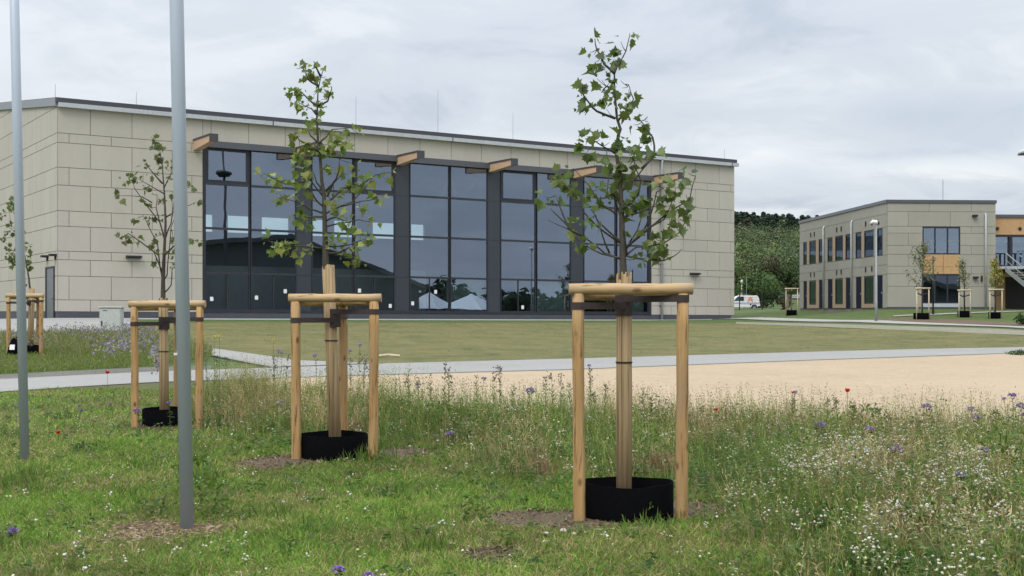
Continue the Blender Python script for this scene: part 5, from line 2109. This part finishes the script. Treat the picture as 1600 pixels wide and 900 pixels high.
GREENS = [(.155, .275, .036), (.125, .24, .033), (.21, .30, .052), (.29, .29, .085), (.38, .32, .14)]
grass = Blades()
for (n, ymin, ymax, wf) in ((270000, 6.2, 11, .85), (200000, 11, 15.5, 1.15), (140000, 15.5, 23.5, 1.6)):
    x, y = sample(n, ymin, ymax)
    z = gz(x, y)
    t = tallness(x, y)
    n = len(x)
    dry = np.clip(vnoise(x, y, .9, 7) * .7 + vnoise(x, y, .3, 8) * .45 - .42 + .22 * t, 0, 1)
    h = (.04 + .065 * rng.random(n) ** 1.5) * (1 + 1.1 * t * rng.random(n)) * (.45 + 1.2 * (.5 * vnoise(x, y, .5, 12) + .5 * vnoise(x, y, .16, 13)))
    tilt = rng.normal(size=(n, 2)) * .75
    D = np.concatenate([tilt, np.ones((n, 1))], -1)
    C = mix3(n, GREENS, [.34, .30, .2, .11, .05])
    isdry = rng.random(n) < dry
    C[isdry] = mix3(int(isdry.sum()), [(.33, .275, .115), (.39, .32, .16), (.27, .22, .095)], [.4, .3, .3])
    C = C * rng.uniform(.55, 1.45, (n, 1)) * (.62 + .76 * (.5 * vnoise(x, y, 1.3, 21) + .5 * vnoise(x, y, .22, 22)))[:, None]
    grass.add(np.stack([x, y, z], -1), D, h, wf * rng.uniform(.004, .0085, n), C, np.where(rng.random(n) < .3, rng.uniform(.8, 1.7, n), rng.uniform(0, .8, n)))
tag(grass.build('meadow_grass', M['tint']), 'short green and straw coloured grass around the poles', 'grass', kind='stuff')

# tall wild grass with seed heads
tall = Blades()
x, y = sample(222000, 6.2, 21)
t = tallness(x, y)
k = rng.random(len(x)) < np.clip(t - .18, 0, 1) * .8 * (.35 + 1.1 * vnoise(x, y, .45, 31))
x, y, t = x[k], y[k], t[k]
n = len(x)
z = gz(x, y)
bk = np.clip((y - (edge_y(x) - 3.2)) / 2.0, 0, 1)
hcap = np.where(x > 1.6, .43, .42) + .14 * vnoise(x, y, 1.0, 33) + .16 * bk + .12 * bk * (x < -1)
h = hcap * (.45 + .65 * rng.random(n)) * (.5 + .5 * t)
D = np.concatenate([rng.normal(size=(n, 2)) * .22 + np.array([[-.06, 0]]), np.ones((n, 1))], -1)
br_ = vnoise(x, y, .7, 35)
C = np.where((br_ > .50)[:, None], mix3(n, [(.37, .285, .135), (.43, .345, .18), (.31, .23, .11), (.22, .23, .07)], [.3, .25, .2, .25]), mix3(n, [(.13, .22, .04), (.165, .24, .048), (.24, .25, .08), (.34, .28, .125)], [.33, .32, .2, .15]))
C = C * rng.uniform(.5, 1.4, (n, 1)) * (.6 + .8 * vnoise(x, y, .3, 36))[:, None]
P = np.stack([x, y, z], -1)
tall.add(P, D, h, .0048, C, .25)
# basal leaves of the tall grass
for _ in range(2):
    D2_ = np.concatenate([rng.normal(size=(n, 2)) * .5, np.ones((n, 1))], -1)
    tall.add(P + rng.normal(size=(n, 3)) * np.array([.02, .02, 0]), D2_, h * rng.uniform(.35, .7, n), .007, mix3(n, [(.12, .215, .034), (.16, .235, .045), (.26, .245, .085)], [.45, .35, .2]) * rng.uniform(.7, 1.2, (n, 1)), .8)
hd = rng.random(n) < .5
Dn = norm(D[hd])
Ph, Hh, Ch = P[hd], h[hd], C[hd] * 1.15
nh = len(Ph)
for j in range(5):
    f = .72 + .06 * j
    base = Ph + Dn * (Hh * f)[:, None]
    dd = Dn + rng.normal(size=(nh, 3)) * .55
    tall.add(base, dd, rng.uniform(.025, .05, nh), .006, Ch, .3)
tag(tall.build('tall_meadow_grass', M['tint']), 'tall wild grass with brownish seed heads along the sand plaza', 'grass', kind='stuff')

# leafy weeds
weeds = Blades()
x, y = sample(12900, 6.2, 21.5)
t = tallness(x, y)
k = rng.random(len(x)) < (.10 + .75 * t) * (.3 + 1.1 * (vnoise(x, y, .6, 41) > .45))
x, y, t = x[k], y[k], t[k]
for xi, yi, ti in zip(x, y, t):
    z = g1(xi, yi)
    big = rng.random() < .25
    h = (.07 + (.34 if xi > 1.4 else .27) * ti * rng.random() + (.14 * ti if big else 0))
    n = int(10 + 60 * ti * rng.random()) + 6
    s = rng.random(n)
    wd_ = .03 + .09 * ti
    P = np.stack([xi + rng.normal(0, wd_ * .6, n), yi + rng.normal(0, wd_ * .6, n), z + h * s], -1)
    D = np.concatenate([rng.normal(size=(n, 2)), rng.uniform(0, 1.2, (n, 1))], -1)
    base = [(.07, .145, .03), (.105, .19, .034), (.14, .20, .06), (.18, .215, .095), (.085, .16, .05)][rng.integers(5)]
    weeds.add(P, D, rng.uniform(.03, .07, n), rng.uniform(.008, .02, n), green_var(n, base, .3, .15), .5)
# broad-leaved plants: docks
for (px, py, s) in ((690, 665, 1.0), (1100, 640, .7), (800, 700, .8), (1580, 770, 1.4), (1475, 850, .9), (1440, 870, .9), (740, 800, .5), (310, 760, .9), (330, 790, .8), (1010, 800, .35), (795, 840, .3), (820, 620, .7), (1300, 650, 1.0), (1330, 655, .9), (1270, 665, .8)):
    xg, yg = gpx(px, min(py + 18, 880))
    yg = min(yg, float(edge_y(np.array([xg]))[0]) - .15)
    n = int(110 * s)
    s_ = rng.random(n)
    P = np.stack([xg + rng.normal(0, .10 * s, n), yg + rng.normal(0, .10 * s, n), g1(xg, yg) + .42 * s * s_], -1)
    D = np.concatenate([rng.normal(size=(n, 2)) * .6, rng.uniform(.2, 1.4, (n, 1))], -1)
    weeds.add(P, D, rng.uniform(.06, .14, n) * s ** .5, rng.uniform(.014, .034, n), green_var(n, (.095, .165, .03), .3, .12), .6)
# tall branching stalks standing clear of the meadow
for (px, ytop, s_) in ((640, 577, .7), (652, 590, .5), (676, 585, .8), (690, 566, 1.0), (700, 572, 1.0), (712, 586, .7), (746, 586, .7), (768, 574, .8), (781, 572, .8), (800, 600, .6), (852, 588, .8), (864, 580, .9), (880, 584, .9), (892, 600, .7), (925, 572, .9), (944, 598, .8), (930, 610, .7), (1005, 606, .9), (1020, 615, .7),
                       (325, 548, .9), (336, 556, .8), (350, 558, .8), (385, 574, .7), (432, 556, .9), (442, 553, .9), (455, 575, .7), (500, 574, .7), (515, 580, .6), (545, 558, .8), (556, 552, .9), (566, 552, .9), (574, 566, .8), (583, 574, .6), (620, 592, .6),
                       (1290, 622, .8), (1312, 618, .9), (1335, 624, .9), (1350, 636, .7), (1362, 628, .6), (1240, 620, .6), (1392, 645, .6), (1500, 655, .6), (1560, 640, .7), (1420, 652, .6), (1180, 640, .5), (1090, 636, .4)):
    xe = float(np.interp(px, [p[0] for p in meadow_far], MF[:, 1])) - .25
    dd = xe * rng.uniform(.93, .995)
    xx = (px - 800) / FPX * dd
    zz0 = g1(xx, dd)
    hh_ = max(.3, EYE - (ytop - HZ) / FPX * dd - zz0)
    ln_ = rng.normal(0, .05)
    weeds.add([(xx, dd, zz0)], [(ln_, 0, 1)], hh_, .008, np.array([(.10, .12, .05)]), -.02)
    n = int(46 * s_)
    t_ = rng.uniform(.25, .98, n)
    a_ = rng.uniform(0, 6.28, n)
    bp = np.stack([xx + ln_ * t_ * hh_, np.full(n, dd), zz0 + hh_ * t_], -1)
    weeds.add(bp, np.stack([np.cos(a_) * .8, np.sin(a_) * .8, np.full(n, .9)], -1), rng.uniform(.05, .13, n) * (1.15 - t_ * .6), .011, green_var(n, (.10, .13, .045), .35, .15), .2)
    nb_ = 14
    t_ = rng.uniform(.72, 1.0, nb_)
    weeds.add(np.stack([xx + ln_ * t_ * hh_ + rng.normal(0, .03, nb_), dd + rng.normal(0, .03, nb_), zz0 + hh_ * t_], -1), rng.normal(size=(nb_, 3)) + np.array([0, 0, .6]), .03, .014, green_var(nb_, (.10, .075, .06), .4), .1)
# clumps of fresh tall grass
for (px, py, s_) in ((415, 600, 1.0), (330, 600, .9), (360, 640, .6), (580, 706, .7), (560, 712, .5), (592, 690, .6), (280, 650, .6), (690, 640, 1.0), (830, 640, 1.0), (800, 655, .9), (1100, 700, .8), (1140, 720, .7), (795, 720, .8), (1010, 700, .7), (1430, 870, .9), (1490, 860, .9), (1400, 890, .8), (1210, 690, .8), (490, 600, .8), (620, 770, .4), (660, 850, .4), (420, 800, .4), (310, 740, .6), (200, 770, .35), (1012, 812, .35), (1330, 700, .8), (50, 735, .5), (20, 750, .5)):
    xg, yg = gpx(px, py + 22 * s_)
    n = int(220 * s_)
    P = np.stack([xg + rng.normal(0, .11, n), yg + rng.normal(0, .11, n), np.full(n, g1(xg, yg))], -1)
    D = np.concatenate([rng.normal(size=(n, 2)) * .28, np.ones((n, 1))], -1)
    weeds.add(P, D, rng.uniform(.14, .42, n) * s_ ** .7, .009, green_var(n, (.11, .19, .035), .4, .12), rng.uniform(.1, .8, n))
cx_r, cy_r = sample(1500, 6.6, 20)
ct_r = tallness(cx_r, cy_r)
for xg, yg, tg_ in zip(cx_r, cy_r, ct_r):
    if rng.random() > .03 + .24 * tg_:
        continue
    s_ = rng.uniform(.45, 1.0) * (.45 + .65 * tg_)
    n = int(200 * s_)
    kind = rng.integers(5)
    colr_ = [(.075, .155, .028), (.12, .20, .038), (.055, .12, .03), (.19, .13, .07), (.10, .15, .045)][kind]
    P = np.stack([xg + rng.normal(0, .10, n), yg + rng.normal(0, .10, n), g1(xg, yg) + (.25 * s_ * rng.random(n) if kind >= 2 else np.zeros(n))], -1)
    D = np.concatenate([rng.normal(size=(n, 2)) * (.3 if kind < 2 else .9), np.ones((n, 1))], -1)
    weeds.add(P, D, (rng.uniform(.12, .42, n) if kind < 2 else rng.uniform(.05, .14, n)) * s_ ** .6, .009 if kind < 2 else rng.uniform(.012, .028, n), green_var(n, colr_, .4, .12), rng.uniform(.1, .9, n))
tag(weeds.build('meadow_weeds', M['tint']), 'leafy green weeds scattered through the meadow', 'weeds', kind='stuff')

# small white flowers, mostly at the lower right
def flower_mesh(P, r, C, name, m):
    n = len(P)
    N = norm(rng.normal(size=(n, 3)) * .5 + np.array([0, -.25, 1]))
    a = norm(np.cross(N, rng.normal(size=(n, 3))))
    b = np.cross(N, a)
    ang = np.arange(6) * math.pi / 3
    rim = P[:, None] + (a[:, None] * np.cos(ang)[None, :, None] + b[:, None] * np.sin(ang)[None, :, None]) * r[:, None, None]
    V = np.concatenate([(P + N * (r * .55)[:, None])[:, None], rim, (P - N * (r * .6)[:, None])[:, None]], 1).reshape(-1, 3)
    i = (np.arange(n) * 8)[:, None]
    k = np.arange(6)[None]
    f1 = np.stack([np.broadcast_to(i, (n, 6)), i + 1 + k, i + 1 + (k + 1) % 6], -1).reshape(-1, 3)
    f2 = np.stack([np.broadcast_to(i + 7, (n, 6)), i + 1 + (k + 1) % 6, i + 1 + k], -1).reshape(-1, 3)
    return np_object(name, V, [f1, f2], m, np.repeat(C, 8, axis=0))


x, y = sample(70000, 6.2, 18)
t = tallness(x, y)
cl = vnoise(x, y, .35, 51) * .6 + vnoise(x, y, .9, 52) * .4
dens = np.where((x > .16 * y) & (y < 13.5), .55, .09) * np.clip(t, .06, 1) * np.clip((cl - .40) * 4, 0.03, 1) * .85 + .008
k = rng.random(len(x)) < dens
x, y, t = x[k], y[k], t[k]
n = len(x)
hz0 = (.05 + (.20 + .16 * rng.random(n)) * t)
P = np.stack([x, y, gz(x, y) + hz0], -1)
Cw = mix3(n, [(.70, .68, .58), (.56, .55, .40), (.55, .44, .33), (.60, .60, .34)], [.5, .25, .15, .1])
# each head carries two to four florets
reps = rng.integers(1, 6, n)
Pf = np.repeat(P, reps, 0) + rng.normal(size=(reps.sum(), 3)) * .018
fl_o = flower_mesh(Pf, rng.uniform(.0045, .013, len(Pf)), np.repeat(Cw, reps, 0) * rng.uniform(.7, 1.05, (len(Pf), 1)), 'white_flowers', M['tint_solid'])
tag(fl_o, 'tiny white blossoms spread over the wild meadow', 'flowers', kind='stuff')
st_ = Blades()
st_.add(np.stack([x + rng.normal(0, .02, n), y + rng.normal(0, .02, n), gz(x, y)], -1), np.stack([rng.normal(0, .1, n), rng.normal(0, .1, n), np.ones(n)], -1), hz0, .003, green_var(n, (.15, .19, .07)), .05)
tag(st_.build('flower_stems', M['tint']), 'thin green stems under the white blossoms', 'stems', kind='stuff')

# wood chips at the flagpole, crumbs of soil and pale stones near the trees
ch_ = Blades()
n = 3200
a, r_ = rng.uniform(0, 6.28, n), np.abs(rng.normal(0, .55, n))
r_ *= 1 + .25 * np.sin(3 * a + 1) + .15 * np.sin(7 * a)
x, y = -2.55 + .50 * r_ * np.cos(a), 9.35 + .58 * r_ * np.sin(a)
ch_.add(np.stack([x, y, gz(x, y) + .022], -1), np.stack([rng.normal(size=n), rng.normal(size=n), rng.uniform(0, .25, n)], -1), rng.uniform(.02, .06, n), rng.uniform(.006, .014, n), mix3(n, [(.30, .22, .135), (.40, .31, .20), (.19, .125, .075), (.25, .21, .10)], [.35, .25, .25, .15]), .1)
tag(ch_.build('wood_chips', M['tint_solid']), 'straw coloured wood chips around the flagpole foot', 'wood chips', kind='stuff')
ch_ = Blades()
for (a0, b0, rx, ry) in patches:
    n = 700
    a, r_ = rng.uniform(0, 6.28, n), np.sqrt(rng.random(n))
    x, y = a0 + rx * r_ * np.cos(a), b0 + ry * r_ * np.sin(a)
    ch_.add(np.stack([x, y, gz(x, y) + .02], -1), np.stack([rng.normal(size=n), rng.normal(size=n), rng.uniform(0, .4, n)], -1), rng.uniform(.012, .045, n), rng.uniform(.006, .02, n), mix3(n, [(.11, .075, .05), (.17, .12, .08), (.24, .19, .13), (.09, .1, .035)], [.4, .3, .15, .15]), .1)
tag(ch_.build('soil_crumbs', M['tint_solid']), 'crumbs of soil and bark on the bare patches', 'soil', kind='stuff')
for i, (px, py, r) in enumerate(((826, 799, .028), (852, 836, .026), (880, 832, .032), (896, 837, .026), (852, 849, .018), (958, 829, .02), (640, 699, .03), (430, 718, .02), (878, 819, .02), (945, 838, .014))):
    xg, yg = gpx(px, py)
    mb = MB()
    zs = g1(xg, yg) + .012
    q = [r * random.uniform(.7, 1.2) for _ in range(3)]
    mb.tube([(xg, yg, zs + s * q[2] * .6) for s in (-.5, -.2, .3, .75, .95)], [q[0] * .6, q[0], q[1], q[1] * .6, .004], 9, rough=.12)
    o = mb.build('stone', M['stone'], None, True)
    where = 'on the soil left of the nearest support' if i in (0, 1, 2, 3, 4, 8) else ('just in front of the nearest black ring' if i in (5, 9) else 'beside the support of the light green tree')
    tag(o, 'small pale stone lying ' + where, 'stone', 'small pale stones')

# pale stick on the lawn
a, b = gpx(584, 559), gpx(625, 558)
mb = MB()
mb.tube([(a[0], a[1], g1(*a) + .03), ((a[0] + b[0]) / 2, (a[1] + b[1]) / 2 + .3, g1(*b) + .06), (b[0], b[1], g1(*b) + .03)], .04, 7)
tag(mb.build('stick', M['wood_far']), 'pale straight stick lying on the dry lawn', 'stick')


# poppies and purple flowers, each a thing
def stalk(mb, x, y, h, lean):
    z = g1(x, y)
    p = [Vector((x + lean * t * t, y, z + h * t)) for t in (0, .35, .7, 1)]
    mb.tube(p, [.0035, .003, .0028, .002], 5)
    return p[-1]


M['stem'] = mat_flat('flower_stem', (.07, .085, .04), .7)


def d_at(px, py, h):
    """distance where a head at this photo point stands h above the ground"""
    kx = (px - 800) / FPX
    ds = np.arange(6.0, 60, .05)
    f = EYE - (py - HZ) / FPX * ds - gz(kx * ds, ds) - h
    i = int(np.argmax(f < 0)) if (f < 0).any() else len(ds) - 1
    return ds[i]


for px, py, h, sz, lab in ((1324, 609, .66, .030, 'dark red poppy rising above the green tuft at the plaza edge'), (1119, 639, .45, .022, 'bright red poppy right of the nearest support'), (91, 675, .12, .026, 'small red poppy in the short grass near the left flagpole'),
                           (168, 581, .30, .04, 'crimson poppy against the gravel border of the path'), (1238, 612, .62, .016, 'tiny half open dark poppy at the plaza edge')):
    d = d_at(px, py, h)
    x = (px - 800) / FPX * d
    o = empty('poppy', (x, d, g1(x, d)))
    tag(o, lab, 'poppy', 'red poppies')
    mb = MB()
    tp_ = stalk(mb, x, d, h - .01, 0)
    mb.build('stem', M['stem'], o)
    bl = Blades()
    n = 14
    a = np.arange(n) * 2 * math.pi / n
    bl.add(np.repeat([tuple(tp_)], n, 0) - np.array([[0, 0, sz * .4]]), np.stack([np.cos(a), np.sin(a), rng.uniform(.3, 1.4, n)], -1), sz * 1.3, sz * 1.0, green_var(n, (.62, .035, .015), .2, .05), -.3)
    bl.build('petals', M['red'], o)

PH = [(433, 547, .55, 1), (440, 550, .5, .8), (495, 554, .55, 1), (547, 547, .55, 1), (561, 538, .62, 1.1), (568, 562, .48, .7), (306, 591, .5, .9), (435, 627, .30, 1.2), (708, 676, .22, .9), (781, 574, .62, .8), (753, 590, .55, .8), (825, 608, .5, 1.4), (1447, 633, .5, 1.2), (1523, 637, .48, .9), (1528, 650, .42, 1.2), (1585, 616, .55, 1.1),
      (1598, 632, .5, 1.2), (1597, 646, .46, 1.1), (1275, 662, .38, 1.2), (1359, 668, .36, 1.1), (1400, 699, .34, 1.1), (1240, 612, .55, .7), (537, 889, .13, 1.1), (10, 828, .12, 1.1), (582, 897, .12, .9), (219, 640, .35, 1.3), (119, 634, .2, .8), (124, 640, .18, .8), (176, 630, .22, .8), (1495, 738, .36, 1.1), (1331, 692, .3, .7), (26, 634, .25, .8), (1573, 622, .5, .6), (922, 570, .62, .7), (656, 600, .5, .8), (636, 597, .5, .6), (266, 628, .45, .9), (1540, 700, .4, .9)]


def where_ph(px, py):
    if py > 780:
        return 'in the short grass at the bottom edge'
    if px < 60:
        return 'beside the thinner flagpole'
    if px < 200:
        return 'in the short grass right of the thinner flagpole'
    if px < 330:
        return 'beside the tree half behind the bigger flagpole'
    if 425 <= px < 450 and py < 600:
        return 'just left of the light green tree support'
    if px < 460:
        return 'low in the weeds left of the light green tree support'
    if px < 600:
        return 'between the posts of the light green tree support'
    if px < 730:
        return 'between the light green tree and the nearest tree'
    if px < 860:
        return 'at the plaza edge left of the nearest support'
    if px < 1000:
        return 'between the posts of the nearest support'
    if px < 1300:
        return 'beside the poppies at the plaza edge'
    if px < 1480:
        return 'in the wild meadow right of the red poppy'
    return 'in the wild meadow near the right edge'


ph_n = {}
rank = ['tallest', 'next tallest', 'third tallest', 'fourth tallest', 'fifth tallest', 'sixth tallest', 'seventh tallest']
order = {}
for i, (px, py, h, s) in enumerate(PH):
    order.setdefault(where_ph(px, py), []).append((py, i))
rk = {}
for w, L in order.items():
    L.sort()
    for r_, (_, i) in enumerate(L):
        rk[i] = 'purple flower %s' % w if len(L) == 1 else 'purple flower %s, %s there' % (w, ['highest', 'second highest', 'third highest', 'fourth highest', 'fifth highest', 'sixth highest', 'seventh highest', 'eighth highest', 'lowest'][r_])
for i, (px, py, h, s) in enumerate(PH):
    s = s * (1.55 if py < 720 and px > 400 else 1.15)
    d = d_at(px, py, h)
    x = (px - 800) / FPX * d
    emx = float(edge_y(np.array([x]))[0]) - .05
    o = empty('purple_flower', (x, d, g1(x, d)))
    tag(o, rk[i], 'flower', 'purple meadow flowers')
    mb = MB()
    tp_ = stalk(mb, x, d, h - .01 * s, random.uniform(-.05, .05))
    mb.build('stem', M['stem'], o)
    bl = Blades()
    n = 70
    u = norm(rng.normal(size=(n, 3)))
    u[:, 2] = np.abs(u[:, 2]) * 1.0 - .25
    P = np.array(tuple(tp_))[None] + u * np.array([.022, .022, .014]) * s
    bl.add(P, u + rng.normal(size=(n, 3)) * .3, .014 * s, .010 * s, green_var(n, (.25, .18, .42), .4, .2), .1)
    n2 = 16
    u = norm(rng.normal(size=(n2, 3)))
    bl.add(np.array(tuple(tp_))[None] + u * .01 * s - np.array([[0, 0, .014 * s]]), u, .014 * s, .008 * s, green_var(n2, (.06, .04, .05), .3), .1)
    bl.build('blossom', M['tint_solid'], o)
    if h > .3:
        bl = Blades()
        n = 22
        t_ = rng.uniform(.15, .85, n)
        z0 = g1(x, d)
        bl.add(np.stack([np.full(n, x), np.full(n, d), z0 + h * t_], -1), np.stack([rng.normal(size=n), rng.normal(size=n), rng.uniform(.1, .9, n)], -1), rng.uniform(.03, .08, n), .011, green_var(n, (.06, .09, .035), .3), .4)
        bl.build('leaves', M['tint'], o)

# the grassy island on the left with its mass of purple flowers
isl = Blades()
n = 60000
px = rng.uniform(-120, 330, n)
py = rng.uniform(516, 587, n)
lim_lo = np.interp(px, [-120, 0, 240, 330], [588, 584, 572.5, 560])
lim_hi = np.interp(px, [-120, 60, 215, 330], [528, 523, 519, 546])
k = (py < lim_lo) & (py > lim_hi)
px, py = px[k], py[k]
# ground points by a simple march along each ray
kx, kz = (px - 800) / FPX, -(py - HZ) / FPX
d = np.full(len(px), 20.0)
for _ in range(60):
    f = EYE + kz * d - gz(kx * d, d)
    d = np.clip(d + f / np.maximum(-kz, .01) * .5, 15, 75)
x, y = kx * d, d
z = gz(x, y)
n = len(x)
wild = np.clip((y - 34) / 8, 0, 1)
h = (.08 + .10 * rng.random(n)) * (1 + 2.6 * wild * rng.random(n))
D = np.concatenate([rng.normal(size=(n, 2)) * .35, np.ones((n, 1))], -1)
C = mix3(n, [(.135, .20, .036), (.155, .21, .045), (.21, .215, .085), (.28, .24, .13)], [.4, .3, .18, .12]) * rng.uniform(.75, 1.25, (n, 1))
dryk = (rng.random(n) < wild * .5)
C[dryk] = mix3(int(dryk.sum()), [(.3, .25, .14), (.23, .2, .1), (.15, .18, .07)], [.4, .3, .3])
isl.add(np.stack([x, y, z], -1), D, h, rng.uniform(.012, .025, n), C, .4)
tag(isl.build('island_grass', M['tint']), 'tall and short grass on the island left of the side path', 'grass', kind='stuff')
fp = Blades()
for (cx0, cy0, sx, sy, n) in ((205, 528, 26, 7, 190), (125, 513, 26, 5, 110), (195, 512, 24, 3, 80), (40, 524, 40, 5, 70), (248, 552, 7, 18, 100), (180, 540, 16, 5, 100), (220, 506, 16, 3, 80)):
    px = rng.normal(cx0, sx, n)
    py = rng.normal(cy0, sy, n)
    for a, b in zip(px, py):
        hh_ = rng.uniform(.3, .7)
        dd = d_at(a, b, hh_) if b > 498 else 40
        dd = min(dd, 47)
        xx = (a - 800) / FPX * dd
        zz = g1(xx, dd) + hh_
        m_ = 5
        Pp = np.array([[xx, dd, zz]]) + rng.normal(size=(m_, 3)) * .03
        isp = rng.random() < .6
        fp.add(Pp, rng.normal(size=(m_, 3)) + np.array([0, 0, .3]), .05, .032, green_var(m_, (.20, .18, .26) if isp else (.20, .23, .10), .35, .15), .2)
tag(fp.build('island_flowers', M['tint_solid']), 'mass of pale purple flowers on the grassy island by the cabinet', 'flowers', kind='stuff')
# yellow flower sprays near the side path
for i, (px, py, h, lab) in enumerate(((318, 524, .9, 'leftmost yellow flower spray beside the side path'), (335, 527, .85, 'yellow flower spray in the middle of the three by the side path'), (343, 526, .85, 'rightmost yellow flower spray by the side path'), (427, 532, .7, 'yellow flower left of the light green tree support'), (314, 533, .8, 'lowest yellow flower spray beside the bigger flagpole'))):
    d = min(d_at(px, py, h), 19.5)
    x = (px - 800) / FPX * d
    z0 = g1(x, d)
    h = EYE - (py - HZ) / FPX * d - z0
    o = empty('yellow_flower', (x, d, z0))
    tag(o, lab, 'flower', 'yellow flowers')
    mb = MB()
    stalk(mb, x, d, h, 0)
    mb.build('stem', M['stem'], o)
    bl = Blades()
    n = 40
    P = np.array([[x, d, z0 + h]]) + rng.normal(size=(n, 3)) * np.array([.022, .02, .03])
    bl.add(P, rng.normal(size=(n, 3)), .014, .012, green_var(n, (.45, .42, .06), .25, .1), .1)
    bl.build('blossom', M['tint_solid'], o)

# tufts and specks on the dry lawn
lt_ = Blades()
n = 9000
u_ = rng.uniform(12, 110, n)
w_ = rng.uniform(31, 71, n)
x, y = EX[0] * u_ + EN[0] * w_, EX[1] * u_ + EN[1] * w_
kp = (vnoise(x, y, 3.0, 61) * .6 + vnoise(x, y, .9, 62) * .4 > rng.uniform(.2, .8, n)) & (u_ > 17)
lawnpx = 800 + FPX * x / y
lawnpy = HZ + FPX * (EYE - gz(x, y)) / y
top_y = np.interp(lawnpx, [205, 320, 500, 800, 1147, 1300, 1600, 1900], [505, 504, 503.8, 504, 505, 512, 524, 536])
bot_y = np.interp(lawnpx, [318, 400, 480, 600, 896, 1280, 1600, 1900], [543, 554.5, 566.5, 566.8, 559.5, 548.6, 541.6, 535.6])
kp &= (lawnpy > top_y + .5) & (lawnpy < bot_y - .7) & (lawnpx > 318)
x, y = x[kp], y[kp]
n = len(x)
lt_.add(np.stack([x, y, gz(x, y) - .012], -1), np.concatenate([rng.normal(size=(n, 2)) * .5, np.ones((n, 1))], -1), rng.uniform(.02, .06, n), rng.uniform(.02, .05, n), mix3(n, [(.14, .155, .05), (.20, .20, .08), (.27, .24, .13), (.17, .155, .08)], [.35, .3, .2, .15]) * rng.uniform(.8, 1.2, (n, 1)), .5)
tag(lt_.build('lawn_tufts', M['tint']), 'thin dry tufts on the lawn before the hall', 'grass', kind='stuff')
